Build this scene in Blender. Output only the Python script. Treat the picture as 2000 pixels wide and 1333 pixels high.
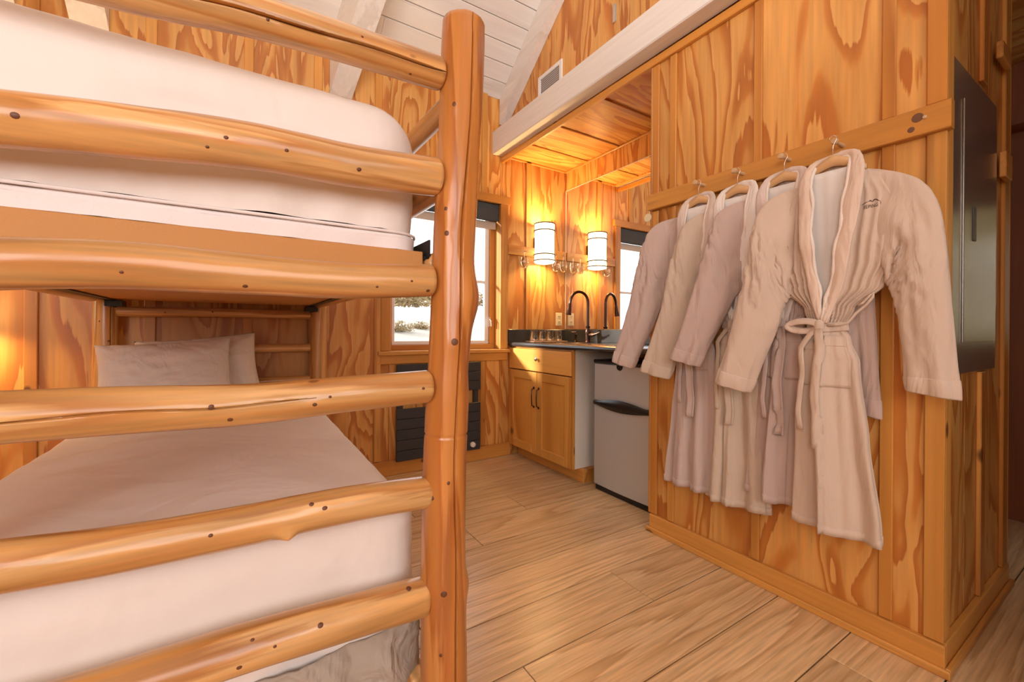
import bpy, math, random
from mathutils import Vector, Matrix, noise
from mathutils.bvhtree import BVHTree
PI = math.pi
random.seed(7)
for o in list(bpy.data.objects): bpy.data.objects.remove(o)
SC = bpy.context.scene
COL = SC.collection

# ---------------------------------------------------------------- camera, world, light, exposure
cam = bpy.data.cameras.new('camera'); camo = bpy.data.objects.new('camera', cam); COL.objects.link(camo)
YAW, PIT, ROL = math.radians(32.28), math.radians(0.06), math.radians(-0.38)
cyw, syw = math.cos(YAW), math.sin(YAW)
Fw = Vector((syw*math.cos(PIT), cyw*math.cos(PIT), -math.sin(PIT)))
Rt = Vector((cyw, -syw, 0)); Dn = Fw.cross(Rt)
cr, sr = math.cos(ROL), math.sin(ROL)
Rt, Dn = cr*Rt + sr*Dn, -sr*Rt + cr*Dn
camo.matrix_world = Matrix(((Rt.x, -Dn.x, -Fw.x, 0), (Rt.y, -Dn.y, -Fw.y, 0), (Rt.z, -Dn.z, -Fw.z, 1.03), (0, 0, 0, 1)))
cam.sensor_width = 36; cam.lens = 830.3/2000*36; cam.shift_y = -(666.5-646.8)/2000
cam.clip_start = 0.02
SC.camera = camo
SC.view_settings.view_transform = 'Standard'; SC.view_settings.look = 'None'
SC.view_settings.gamma = 1; SC.view_settings.use_curve_mapping = False
SC.view_settings.exposure = 0.0
W = bpy.data.worlds.new('sky'); SC.world = W; W.use_nodes = True
bg = W.node_tree.nodes['Background']; bg.inputs[0].default_value = (0.93, 0.96, 1.0, 1); bg.inputs[1].default_value = 2.6

def area(name, loc, target, sx, sy, power, color):
    l = bpy.data.lights.new(name, 'AREA'); l.shape = 'RECTANGLE'; l.size = sx; l.size_y = sy; l.energy = power; l.color = color
    o = bpy.data.objects.new(name, l); COL.objects.link(o); o.location = loc
    o.rotation_euler = (Vector(target)-Vector(loc)).to_track_quat('-Z', 'Y').to_euler(); return o
area('daylight_rear_window', (-0.1, -2.45, 1.75), (0.3, 1.0, 1.1), 2.2, 1.5, 52, (1.0, 0.98, 0.96))
area('left_key_light', (-1.55, -0.7, 1.7), (1.4, 1.6, 1.2), 1.5, 1.3, 44, (1.0, 0.98, 0.96))  # added soft key from the left; wall_left has no window
sun = bpy.data.lights.new('low_hazy_sun', 'SUN'); sun.energy = 10.0; sun.angle = math.radians(7); sun.color = (1.0, 0.93, 0.82)
suno = bpy.data.objects.new('low_hazy_sun', sun); COL.objects.link(suno); suno.location = (-6, 8, 5)
suno.rotation_euler = Vector((1.7, -1, -0.62)).to_track_quat('-Z', 'Y').to_euler()
area('ceiling_bounce_fill', (0.1, -0.3, 2.6), (0.3, 0.8, 4.5), 1.4, 1.4, 56, (1.0, 0.98, 0.97))  # added free-floating fill aimed up at the ceiling, no real fixture

# ---------------------------------------------------------------- materials
def newmat(name):
    m = bpy.data.materials.new(name); m.use_nodes = True
    nt = m.node_tree; return m, nt, nt.nodes['Principled BSDF']
def N(nt, t, **k):
    n = nt.nodes.new(t)
    for a, b in k.items(): setattr(n, a, b)
    return n
def plain(name, col, rough=0.5, metal=0.0, spec=0.5, emit=None, es=0, trans=0, bump=0, bscale=200, var=0.0, sheen=0, crumple=0, cscale=(16, 16, 5)):
    m, nt, b = newmat(name)
    b.inputs['Base Color'].default_value = (*col, 1); b.inputs['Roughness'].default_value = rough
    b.inputs['Metallic'].default_value = metal; b.inputs['Specular IOR Level'].default_value = spec
    b.inputs['Transmission Weight'].default_value = trans
    if sheen: b.inputs['Sheen Weight'].default_value = sheen
    if emit: b.inputs['Emission Color'].default_value = (*emit, 1); b.inputs['Emission Strength'].default_value = es
    if bump or var:
        tc = N(nt, 'ShaderNodeTexCoord'); nz = N(nt, 'ShaderNodeTexNoise'); nz.inputs['Scale'].default_value = bscale; nz.inputs['Detail'].default_value = 4
        nt.links.new(tc.outputs['Object'], nz.inputs['Vector'])
        if bump:
            bp = N(nt, 'ShaderNodeBump'); bp.inputs['Strength'].default_value = bump; bp.inputs['Distance'].default_value = 0.002
            nt.links.new(nz.outputs['Fac'], bp.inputs['Height']); nt.links.new(bp.outputs[0], b.inputs['Normal'])
            if crumple:
                mp = N(nt, 'ShaderNodeMapping'); mp.inputs['Scale'].default_value = cscale; nt.links.new(tc.outputs['Object'], mp.inputs[0])
                n3 = N(nt, 'ShaderNodeTexNoise'); n3.inputs['Scale'].default_value = 1; n3.inputs['Detail'].default_value = 3.5; n3.inputs['Distortion'].default_value = 0.8; nt.links.new(mp.outputs[0], n3.inputs['Vector'])
                b3 = N(nt, 'ShaderNodeBump'); b3.inputs['Strength'].default_value = 1.0; b3.inputs['Distance'].default_value = crumple
                nt.links.new(n3.outputs['Fac'], b3.inputs['Height']); nt.links.new(b3.outputs[0], bp.inputs['Normal'])
        if var:
            n2 = N(nt, 'ShaderNodeTexNoise'); n2.inputs['Scale'].default_value = 6; n2.inputs['Detail'].default_value = 3
            nt.links.new(tc.outputs['Object'], n2.inputs['Vector'])
            mx = N(nt, 'ShaderNodeMix', data_type='RGBA'); mx.inputs[6].default_value = (*[c*(1-var) for c in col], 1); mx.inputs[7].default_value = (*[min(1, c*(1+var)) for c in col], 1)
            nt.links.new(n2.outputs['Fac'], mx.inputs[0]); nt.links.new(mx.outputs[2], b.inputs['Base Color'])
    return m
def wood(name, axis, ramp, base_scale, stretch, rings, fine=0.12, rough=0.35, distort=0.6, knots=0.0, knotcol=(0.09, 0.03, 0.01), bump=0.15, objvar=0.12, coat=0.0, streak=60, jag=0.22, detail=1.6):
    """grain runs along axis; a stretched noise field cut into sawtooth rings gives the figure of the wood"""
    m, nt, b = newmat(name); L = nt.links.new
    tc = N(nt, 'ShaderNodeTexCoord'); oi = N(nt, 'ShaderNodeObjectInfo')
    ml = N(nt, 'ShaderNodeMath', operation='MULTIPLY'); ml.inputs[1].default_value = 53.0; L(oi.outputs['Random'], ml.inputs[0])
    ad = N(nt, 'ShaderNodeVectorMath', operation='ADD'); L(tc.outputs['Object'], ad.inputs[0]); L(ml.outputs[0], ad.inputs[1])
    sc = [1.0, 1.0, 1.0]; sc['XYZ'.index(axis)] = stretch
    mp = N(nt, 'ShaderNodeMapping'); mp.inputs['Scale'].default_value = sc; L(ad.outputs[0], mp.inputs[0])
    n1 = N(nt, 'ShaderNodeTexNoise'); n1.inputs['Scale'].default_value = base_scale; n1.inputs['Detail'].default_value = detail; n1.inputs['Roughness'].default_value = 0.4; n1.inputs['Distortion'].default_value = distort
    L(mp.outputs[0], n1.inputs['Vector'])
    sc2 = [1.0]*3; sc2['XYZ'.index(axis)] = 0.05
    mp2 = N(nt, 'ShaderNodeMapping'); mp2.inputs['Scale'].default_value = sc2; L(ad.outputs[0], mp2.inputs[0])
    n2 = N(nt, 'ShaderNodeTexNoise'); n2.inputs['Scale'].default_value = streak; n2.inputs['Detail'].default_value = 3; L(mp2.outputs[0], n2.inputs['Vector'])
    mr = N(nt, 'ShaderNodeMath', operation='MULTIPLY'); mr.inputs[1].default_value = rings; L(n1.outputs['Fac'], mr.inputs[0])
    jg = N(nt, 'ShaderNodeMath', operation='MULTIPLY_ADD'); L(n2.outputs['Fac'], jg.inputs[0]); jg.inputs[1].default_value = jag; L(mr.outputs[0], jg.inputs[2])
    fr = N(nt, 'ShaderNodeMath', operation='FRACT'); L(jg.outputs[0], fr.inputs[0])
    cr_ = N(nt, 'ShaderNodeValToRGB'); el = cr_.color_ramp.elements
    for i, (p, c) in enumerate(ramp):
        e = el[i] if i < 2 else el.new(p)
        e.position = p; e.color = (*c, 1)
    L(fr.outputs[0], cr_.inputs[0])
    # streaks
    mx = N(nt, 'ShaderNodeMix', data_type='RGBA', blend_type='MULTIPLY'); mx.inputs[0].default_value = 1
    r2 = N(nt, 'ShaderNodeMapRange'); r2.inputs[1].default_value = 0.3; r2.inputs[2].default_value = 0.7; r2.inputs[3].default_value = 1-fine; r2.inputs[4].default_value = 1+fine*0.5
    L(n2.outputs['Fac'], r2.inputs[0]); L(cr_.outputs[0], mx.inputs[6]); L(r2.outputs[0], mx.inputs[7])
    # per object value
    hv = N(nt, 'ShaderNodeHueSaturation'); r3 = N(nt, 'ShaderNodeMapRange'); r3.inputs[3].default_value = 1-objvar; r3.inputs[4].default_value = 1+objvar
    L(oi.outputs['Random'], r3.inputs[0]); L(r3.outputs[0], hv.inputs['Value']); L(mx.outputs[2], hv.inputs['Color'])
    out = hv.outputs[0]
    if knots:
        sc3 = [1.0]*3; sc3['XYZ'.index(axis)] = 0.55
        mp3 = N(nt, 'ShaderNodeMapping'); mp3.inputs['Scale'].default_value = sc3; L(ad.outputs[0], mp3.inputs[0])
        vo = N(nt, 'ShaderNodeTexVoronoi'); vo.inputs['Scale'].default_value = knots; L(mp3.outputs[0], vo.inputs['Vector'])
        r4 = N(nt, 'ShaderNodeMapRange'); r4.inputs[1].default_value = 0.05; r4.inputs[2].default_value = 0.09; r4.inputs[3].default_value = 0.85; r4.inputs[4].default_value = 0
        L(vo.outputs['Distance'], r4.inputs[0])
        mk = N(nt, 'ShaderNodeMix', data_type='RGBA'); mk.inputs[7].default_value = (*knotcol, 1); L(r4.outputs[0], mk.inputs[0]); L(out, mk.inputs[6]); out = mk.outputs[2]
    L(out, b.inputs['Base Color'])
    b.inputs['Roughness'].default_value = rough; b.inputs['Coat Weight'].default_value = coat; b.inputs['Coat Roughness'].default_value = 0.15
    bp = N(nt, 'ShaderNodeBump'); bp.inputs['Strength'].default_value = bump; bp.inputs['Distance'].default_value = 0.001
    L(n2.outputs['Fac'], bp.inputs['Height']); L(bp.outputs[0], b.inputs['Normal'])
    return m
PLY = [(0.0, (0.71, 0.37, 0.105)), (0.50, (0.67, 0.32, 0.08)), (0.68, (0.55, 0.205, 0.036)), (0.95, (0.47, 0.155, 0.028)), (1.0, (0.68, 0.33, 0.08))]
plyZ = wood('fir_plywood', 'Z', PLY, 4.2, 0.19, 8.5, fine=0.16, rough=0.42, distort=0.9, jag=0.5, detail=2.6)
plyY = wood('fir_plywood_soffit', 'Y', PLY, 4.2, 0.19, 8.5, fine=0.16, rough=0.42, distort=0.9, jag=0.5, detail=2.6)
PINE = [(0.0, (0.69, 0.33, 0.075)), (0.55, (0.61, 0.26, 0.048)), (0.85, (0.46, 0.17, 0.03)), (1.0, (0.62, 0.30, 0.075))]
pine = {a: wood('pine_trim_'+a, a, PINE, 3.0, 0.07, 5, fine=0.12, rough=0.4, distort=0.2, knots=5.0) for a in 'XYZ'}
CAB = [(0.0, (0.74, 0.37, 0.085)), (0.6, (0.69, 0.315, 0.062)), (0.9, (0.56, 0.22, 0.038)), (1.0, (0.72, 0.35, 0.08))]
pineC = wood('pine_cabinet', 'Z', CAB, 2.6, 0.12, 4, fine=0.08, rough=0.35, distort=0.3, knots=4.0)
LOG = [(0.0, (0.72, 0.425, 0.175)), (0.5, (0.64, 0.335, 0.11)), (0.85, (0.50, 0.215, 0.06)), (1.0, (0.69, 0.385, 0.145))]
LOGP = [(0.0, (0.57, 0.235, 0.058)), (0.6, (0.51, 0.19, 0.042)), (0.88, (0.40, 0.125, 0.024)), (1.0, (0.55, 0.22, 0.052))]
logm = {a: wood('varnished_log_'+a, a, LOG, 9.0, 0.05, 6, fine=0.34, rough=0.30, distort=0.4, bump=0.35, coat=0.3, streak=60, jag=.6, objvar=.06, knots=13, knotcol=(.22,.085,.025)) for a in 'XYZ'}
postm = wood('varnished_post_log', 'Z', LOGP, 9.0, 0.05, 6, fine=0.18, rough=0.30, distort=0.4, bump=0.3, coat=0.35, streak=60, jag=.6, objvar=.03)
FLO = [(0.0, (0.72, 0.49, 0.265)), (0.66, (0.68, 0.44, 0.22)), (0.92, (0.54, 0.325, 0.15)), (1.0, (0.70, 0.465, 0.245))]
floorm = wood('plank_flooring', 'X', FLO, 6.0, 0.065, 10, fine=0.24, rough=0.30, distort=0.2, objvar=0.15, streak=110, jag=.35, detail=0.8)
WHT = [(0.0, (0.78, 0.74, 0.69)), (0.6, (0.76, 0.71, 0.66)), (0.92, (0.70, 0.645, 0.59)), (1.0, (0.78, 0.74, 0.69))]
whX = wood('whitewashed_board', 'X', WHT, 3.0, 0.08, 4, fine=0.05, rough=0.5, distort=0.3, objvar=0.03)
whY = wood('whitewashed_beam', 'Y', WHT, 3.0, 0.08, 4, fine=0.06, rough=0.5, distort=0.3, objvar=0.02)
knotm = plain('knot', (0.13, 0.045, 0.018), 0.5)
osb = plain('particle_board', (0.56, 0.26, 0.075), 0.65, bump=.3, bscale=300, var=.06)
black = plain('black_plastic', (0.012, 0.012, 0.013), 0.25)
blackmetal = plain('black_iron', (0.03, 0.028, 0.027), 0.45, 0.3)
heaterm = plain('dark_grey_enamel', (0.035, 0.036, 0.04), 0.45)
steel = plain('fridge_silver', (0.60, 0.62, 0.61), 0.42, 0.45, var=0.02)
panelm = plain('brushed_steel_panel', (0.56, 0.52, 0.46), 0.26, 0.88, bump=0.05, bscale=500)
mirrorm = plain('mirror_glass', (0.93, 0.93, 0.91), 0.0, 1.0)
white = plain('white_laminate', (0.82, 0.77, 0.69), 0.4)
ivory = plain('ivory_plastic', (0.78, 0.66, 0.42), 0.4)
granite = plain('dark_speckled_laminate', (0.045, 0.042, 0.040), 0.22, var=0.6, spec=0.7)
bronze = plain('oil_rubbed_bronze', (0.09, 0.045, 0.03), 0.25, 0.8)
chrome = plain('chrome', (0.75, 0.74, 0.72), 0.2, 1.0)
hookm = plain('brass_hook_wire', (0.72, 0.62, 0.50), 0.3, 0.9)
hangerm = plain('hanger_wood', (0.66, 0.40, 0.19), 0.4, var=0.1)
glassm = plain('clear_glass', (1, 1, 1), 0.02, trans=1.0)
vinyl = plain('white_window_vinyl', (0.82, 0.82, 0.80), 0.4)
blindm = plain('dark_roller_blind', (0.055, 0.058, 0.06), 0.8)
shadem = plain('frosted_lamp_shade', (0.95, 0.88, 0.7), 0.5, emit=(1.0, 0.78, 0.44), es=4.5)
glowm = plain('lamp_inner_glow', (1, .8, .5), .5, emit=(1.0, 0.67, 0.27), es=150.0)
bandm = plain('lamp_band_bronze', (0.10, 0.045, 0.015), 0.7)
linen = plain('cotton_sheet', (0.85, 0.79, 0.745), 0.85, bump=0.12, bscale=900, var=0.02, crumple=.012, cscale=(4, 4, 2.5))
padm = plain('white_quilted_pad', (0.86, 0.80, 0.79), 0.8, bump=0.4, bscale=260)
greylin = plain('grey_blanket', (0.42, 0.36, 0.30), 0.9, bump=0.2, bscale=500, var=0.08, crumple=.03, cscale=(12, 12, 9))
pillowm = plain('pillowcase', (0.80, 0.74, 0.68), 0.85, bump=0.12, bscale=900, crumple=.02, cscale=(9, 9, 9))
ventw = plain('vent_white', (0.82, 0.80, 0.77), 0.5)
ventd = plain('vent_louvre_grey', (0.52, 0.49, 0.46), 0.6)
embm = plain('dark_embroidery', (0.05, 0.03, 0.025), 0.9)
snow = plain('pale_ground', (0.42, 0.38, 0.32), 0.95, var=0.12)
m_, nt_, b_p = newmat('window_pane_glass'); tr_ = N(nt_, 'ShaderNodeBsdfTransparent'); gl_ = N(nt_, 'ShaderNodeBsdfGlossy'); gl_.inputs['Roughness'].default_value = 0.0
ms_ = N(nt_, 'ShaderNodeMixShader'); ms_.inputs[0].default_value = 0.07; nt_.links.new(tr_.outputs[0], ms_.inputs[1]); nt_.links.new(gl_.outputs[0], ms_.inputs[2]); nt_.links.new(ms_.outputs[0], nt_.nodes['Material Output'].inputs[0]); panem = m_
hedgem = plain('garden_hedge', (0.58, 0.62, 0.36), 0.9, var=0.25)
bushm = plain('dry_shrub', (0.24, 0.165, 0.07), 0.9)
outm = plain('outer_shell', (0.30, 0.15, 0.07), 0.8)

# ---------------------------------------------------------------- mesh helpers (world coordinates)
class MB:
    def __init__(s): s.v = []; s.f = []
    def add(s, v, f):
        o = len(s.v); s.v += [tuple(p) for p in v]; s.f += [tuple(i+o for i in q) for q in f]; return s
    def box(s, x0, x1, y0, y1, z0, z1, b=0.0):
        if b <= 0:
            v = [(x, y, z) for x in (x0, x1) for y in (y0, y1) for z in (z0, z1)]
            return s.add(v, [(0, 1, 3, 2), (4, 6, 7, 5), (0, 4, 5, 1), (2, 3, 7, 6), (0, 2, 6, 4), (1, 5, 7, 3)])
        b = min(b, (x1-x0)*.45, (y1-y0)*.45, (z1-z0)*.45)
        v = []; idx = {}
        for ix, x in enumerate((x0, x1)):
            for iy, y in enumerate((y0, y1)):
                for iz, z in enumerate((z0, z1)):
                    sx, sy, sz = 1-2*ix, 1-2*iy, 1-2*iz
                    for k, p in enumerate(((x, y+sy*b, z+sz*b), (x+sx*b, y, z+sz*b), (x+sx*b, y+sy*b, z))):
                        idx[ix, iy, iz, k] = len(v); v.append(p)
        I = lambda a, c, d, k: idx[a, c, d, k]
        f = []
        for a in (0, 1):
            f.append((I(a, 0, 0, 0), I(a, 1, 0, 0), I(a, 1, 1, 0), I(a, 0, 1, 0)))
            f.append((I(0, a, 0, 1), I(1, a, 0, 1), I(1, a, 1, 1), I(0, a, 1, 1)))
            f.append((I(0, 0, a, 2), I(1, 0, a, 2), I(1, 1, a, 2), I(0, 1, a, 2)))
            for c in (0, 1):
                f.append((I(0, a, c, 1), I(1, a, c, 1), I(1, a, c, 2), I(0, a, c, 2)))
                f.append((I(a, 0, c, 0), I(a, 1, c, 0), I(a, 1, c, 2), I(a, 0, c, 2)))
                f.append((I(a, c, 0, 0), I(a, c, 1, 0), I(a, c, 1, 1), I(a, c, 0, 1)))
                for d in (0, 1): f.append((I(a, c, d, 0), I(a, c, d, 1), I(a, c, d, 2)))
        return s.add(v, f)
    def tube(s, pts, r, n=12, cap=True):
        P = [Vector(p) for p in pts]; R = r if isinstance(r, (list, tuple)) else [r]*len(P)
        rings = []; T0 = (P[1]-P[0]).normalized(); U = T0.orthogonal().normalized()
        for i, p in enumerate(P):
            T = (P[min(i+1, len(P)-1)]-P[max(i-1, 0)]).normalized(); U = (U-T*U.dot(T)).normalized(); V = T.cross(U)
            rings.append([p+(U*math.cos(2*PI*k/n)+V*math.sin(2*PI*k/n))*R[i] for k in range(n)])
        v = [q for g in rings for q in g]; f = []
        for i in range(len(P)-1):
            for k in range(n): f.append((i*n+k, i*n+(k+1) % n, (i+1)*n+(k+1) % n, (i+1)*n+k))
        if cap: f.append(tuple(range(n-1, -1, -1))); f.append(tuple(range((len(P)-1)*n, len(P)*n)))
        return s.add(v, f)
    def lathe(s, c, prof, n=24, axis='Z', cap=True):
        v = []; f = []
        for (r, h) in prof:
            for k in range(n):
                a = 2*PI*k/n; x, y = r*math.cos(a), r*math.sin(a)
                v.append({'Z': (c[0]+x, c[1]+y, c[2]+h), 'X': (c[0]+h, c[1]+x, c[2]+y), 'Y': (c[0]+x, c[1]+h, c[2]+y)}[axis])
        for i in range(len(prof)-1):
            for k in range(n): f.append((i*n+k, i*n+(k+1) % n, (i+1)*n+(k+1) % n, (i+1)*n+k))
        if cap: f.append(tuple(range(n))); f.append(tuple(range((len(prof)-1)*n, len(prof)*n)))
        return s.add(v, f)
    def grid(s, rows, closed=False):
        n = len(rows[0]); v = [p for r in rows for p in r]; f = []
        for i in range(len(rows)-1):
            for k in range(n if closed else n-1): f.append((i*n+k, i*n+(k+1) % n, (i+1)*n+(k+1) % n, (i+1)*n+k))
        return s.add(v, f)
def thing(name, label, cat, loc=(0, 0, 0), group=None, kind=None):
    o = bpy.data.objects.new(name, None); COL.objects.link(o); o.location = loc; o.empty_display_size = 0.05
    if label: o['label'] = label
    if cat: o['category'] = cat
    if group: o['group'] = group
    if kind: o['kind'] = kind
    return o
def rootloc(p):
    l = Vector((0, 0, 0))
    while p is not None: l += Vector(p.location); p = p.parent
    return l
def obj(name, mb, mat, parent=None, smooth=False, solid=0, label=None, loc=None, fix=True, subsurf=0):
    me = bpy.data.meshes.new(name)
    off = rootloc(parent); base = off if loc is None else Vector(loc)
    me.from_pydata([tuple(Vector(p)-base) for p in mb.v], [], mb.f); me.update()
    if fix:
        import bmesh
        bm = bmesh.new(); bm.from_mesh(me); bmesh.ops.recalc_face_normals(bm, faces=bm.faces); bm.to_mesh(me); bm.free()
    if smooth:
        for p in me.polygons: p.use_smooth = True
    if smooth == 'auto':
        try: me.set_sharp_from_angle(angle=math.radians(40))
        except Exception: pass
    me.materials.append(mat)
    o = bpy.data.objects.new(name, me); COL.objects.link(o)
    if parent is not None: o.parent = parent; o.location = base-off
    else: o.location = base
    if solid:
        md = o.modifiers.new('thickness', 'SOLIDIFY'); md.thickness = solid; md.offset = 0
    if subsurf:
        md = o.modifiers.new('smooth', 'SUBSURF'); md.levels = subsurf; md.render_levels = subsurf
    if label: o['label'] = label
    return o
def tag(o, label, cat, group=None, kind=None):
    if label: o['label'] = label
    if cat: o['category'] = cat
    if group: o['group'] = group
    if kind: o['kind'] = kind
    return o
def fbm(x, y, z, o=3): return noise.fractal(Vector((x, y, z)), 1.0, 2.0, o)
def lerp(a, b, t): return a+(b-a)*t
def interp(tab, t):
    if t <= tab[0][0]: return tab[0][1]
    for (a, va), (b, vb) in zip(tab, tab[1:]):
        if t <= b:
            k = (t-a)/(b-a); k = k*k*(3-2*k); return va+(vb-va)*k
    return tab[-1][1]

# ================================================================= STRUCTURE
YW = 3.0; XR = 1.80; XM = 2.466; EZ = 2.912; SL = 0.765   # window wall, robe wall, mirror wall, eave height, roof slope
def struct(name, label=None, loc=(0, 0, 0)):
    return thing(name, label, None, loc, kind='structure')

# ---- floor of planks
fl = struct('floor', 'light oak-toned plank floor running under the bunk bed and cabinet')
obj('subfloor', MB().box(-1.72, 3.7, -2.62, 3.1, -0.09, -0.014), plain('dark_subfloor', (.04, .02, .01), .9), fl)
joint = {0.61: [0.36, 1.579, 2.79], 0.845: [-0.5, 0.73, 1.95, 3.1], 1.08: [0.1, 1.333, 2.55], 1.315: [-0.3, 0.9, 2.12], 1.79: [-0.2, 1.95], 1.55: [-0.9, 0.972+.0, 2.6], 2.03: [0.2, 1.392, 2.6]}
rows = [0.375+0.235*i for i in range(-13, 12)]
for i, y0 in enumerate(rows):
    y1 = min(y0+0.235, 3.0); key = round(y1, 3)
    js = {0.61: [0.36, 1.579, 2.79]}.get(key)
    tab = {0.61: [0.36, 1.579, 2.79], 0.845: [-0.6, 0.62, 2.4], 1.08: [-0.49, 0.730, 1.95], 1.315: [0.11, 1.333, 2.55], 1.55: [-0.3, 0.52, 2.1], 1.785: [-0.7, 0.45, 2.0], 2.02: [-0.25, 0.974, 2.2], 2.255: [0.17, 1.392, 2.6], 2.49: [-0.4, 0.8, 2.0]}
    js = tab.get(round(y1, 3))
    if js is None:
        s = random.uniform(-1.3, -0.2); js = [s, s+1.22, s+2.44, s+3.66]
    xs = [-1.7]+[j for j in js if -1.6 < j < 3.55]+[3.6]
    if y0 < -2.6 or y1 - y0 < 0.02: continue
    if y1 < -0.9: xs = [-1.7, 0.9, 3.6]
    for a, b_ in zip(xs, xs[1:]):
        obj('floor_plank', MB().box(a+.0014, b_-.0014, y0+.0022, y1-.0022, -0.012, 0.0, 0.0015), floorm, fl, loc=(a, y0, 0))

# ---- panelling
def panel(parent, x0, x1, y0, y1, z0, z1, mat=plyZ, name='plywood_panel', b=0.0015):
    return obj(name, MB().box(x0, x1, y0, y1, z0, z1, b), mat, parent, loc=((x0+x1)/2, (y0+y1)/2, (z0+z1)/2))
def batten(parent, x0, x1, y0, y1, z0, z1, mat=None, name='batten', b=0.003):
    return obj(name, MB().box(x0, x1, y0, y1, z0, z1, b), mat or pine['Z'], parent, loc=((x0+x1)/2, (y0+y1)/2, (z0+z1)/2))

# window wall (Y = 3)
ww = struct('wall_window', 'knotty fir plywood wall with battens around the window')
BX = [-1.32, -0.872, -0.428, 0.02, 0.40, 0.785, 1.19, 1.62, 2.048, 2.466]
edges = [-1.7]+BX
WX0, WX1, WZ0, WZ1 = 0.87, 1.775, 0.87, 2.062
for a, b_ in zip(edges, edges[1:]):
    parts = [(a, b_, 0.0, 2.97)]
    if b_ > WX0 and a < WX1:
        parts = []
        if a < WX0: parts.append((a, WX0, 0.0, 2.97))
        if b_ > WX1: parts.append((WX1, b_, 0.0, 2.97))
        parts += [(max(a, WX0), min(b_, WX1), 0.0, WZ0), (max(a, WX0), min(b_, WX1), WZ1, 2.97)]
    for p in parts: panel(ww, p[0]+.0006, p[1]-.0006, YW, YW+0.015, p[2], p[3])
for x in BX[:-1]:
    if 0.8 < x < 1.8: zz = [(0.11, 0.785), (2.125, 2.93)]
    else: zz = [(0.11, 2.93)]
    for z0, z1 in zz: batten(ww, x-.024, x+.024, YW-.014, YW, z0, z1)
batten(ww, -1.7, 1.878, YW-.018, YW, 0.0, 0.105, pine['X'], 'skirting_board')
batten(ww, 1.842, 2.45, YW-.022, YW, 1.661, 1.738, pine['X'], 'short_rail_board')
for a, b_, z0, z1 in ((-1.72, 0.80, -.1, 3.2), (1.85, 3.7, -.1, 3.2), (0.80, 1.85, -.1, 0.80), (0.80, 1.85, 2.13, 3.2)):
    obj('outer_sheathing', MB().box(a, b_, YW+0.016, YW+0.13, z0, z1), outm, ww)

# mirror wall (X = 2.466)
mw = struct('wall_mirror', 'plywood wall above and behind the large mirror')
for a, b_ in ((1.49, 2.02), (2.02, 2.51), (2.51, 3.0)): panel(mw, XM, XM+.012, a+.0006, b_-.0006, 0, 2.47)
batten(mw, XM-.012, XM, 1.99, 2.05, 2.30, 2.465)
obj('outer_sheathing', MB().box(XM+.013, XM+.1, 1.48, 3.0, 0, 2.5), outm, mw)

# robe wall (X = 1.80)
rw = struct('wall_robes', 'plywood and batten partition wall carrying the robes')
eb = [0.39, 0.523, 0.946, 1.356, 1.472]
for a, b_ in ((0.39, 0.523), (0.523, 0.946), (0.946, 1.356), (1.356, 1.472)): panel(rw, XR, XR+.012, a+.0006, b_-.0006, 0.0, 2.44)
for a, b_ in ((0.385, 0.432), (0.506, 0.542), (0.929, 0.963), (1.338, 1.376), (1.440, 1.478)):
    for z0, z1 in ((0.09, 1.650), (1.735, 2.40)): batten(rw, XR-.012, XR, a, b_, z0, z1)
batten(rw, XR-.020, XR, 0.380, 1.478, 0.0, 0.088, pine['Y'], 'skirting_board')
batten(rw, XR-.034, XR-.020, 0.366, 1.490, 0.0, 0.026, pine['Y'], 'shoe_moulding')
batten(rw, XR-.022, XR, 0.38, 3.0, 2.402, 2.442, pine['Y'], 'cove_trim')
batten(rw, XR+.001, 2.45, 1.473, 1.490, 0, 2.44, pine['Z'], 'end_panel')
batten(rw, XR-.012, XR, 1.4785, 1.492, 0.09, 2.40, pine['Z'], 'edge_trim')

# small end wall (Y = 0.40) towards the passage
ew = struct('wall_end', 'dark orange plywood end wall holding the steel panel')
for a, b_ in ((1.80, 2.08), (2.08, 2.37), (2.37, 2.655)): panel(ew, a+.0006, b_-.0006, 0.40, 0.412, 0, 2.44)
batten(ew, 1.802, 1.862, 0.386, 0.40, 0.09, 2.44)
for z0, z1 in ((0.09, 0.893), (1.935, 2.44)): batten(ew, 2.225, 2.290, 0.386, 0.40, z0, z1)
batten(ew, 2.575, 2.655, 0.386, 0.40, 0.09, 2.44, name='corner_board')
batten(ew, 1.803, 2.66, 0.381, 0.40, 0.0, 0.088, pine['X'], 'skirting_board')
batten(ew, XR-.0195, 2.668, 0.3665, 0.3805, 0.0, 0.0255, pine['X'], 'shoe_moulding')
batten(ew, 2.39, 2.53, 0.366, 0.3855, 2.067, 2.13, pine['X'], 'rail_block')
batten(ew, 2.455, 2.56, 0.366, 0.3855, 1.633, 1.73, pine['X'], 'rail_block')
batten(ew, 2.655, 2.67, 0.386, 1.49, 0.0, 2.44, pine['Z'], 'passage_side_panel')

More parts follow.
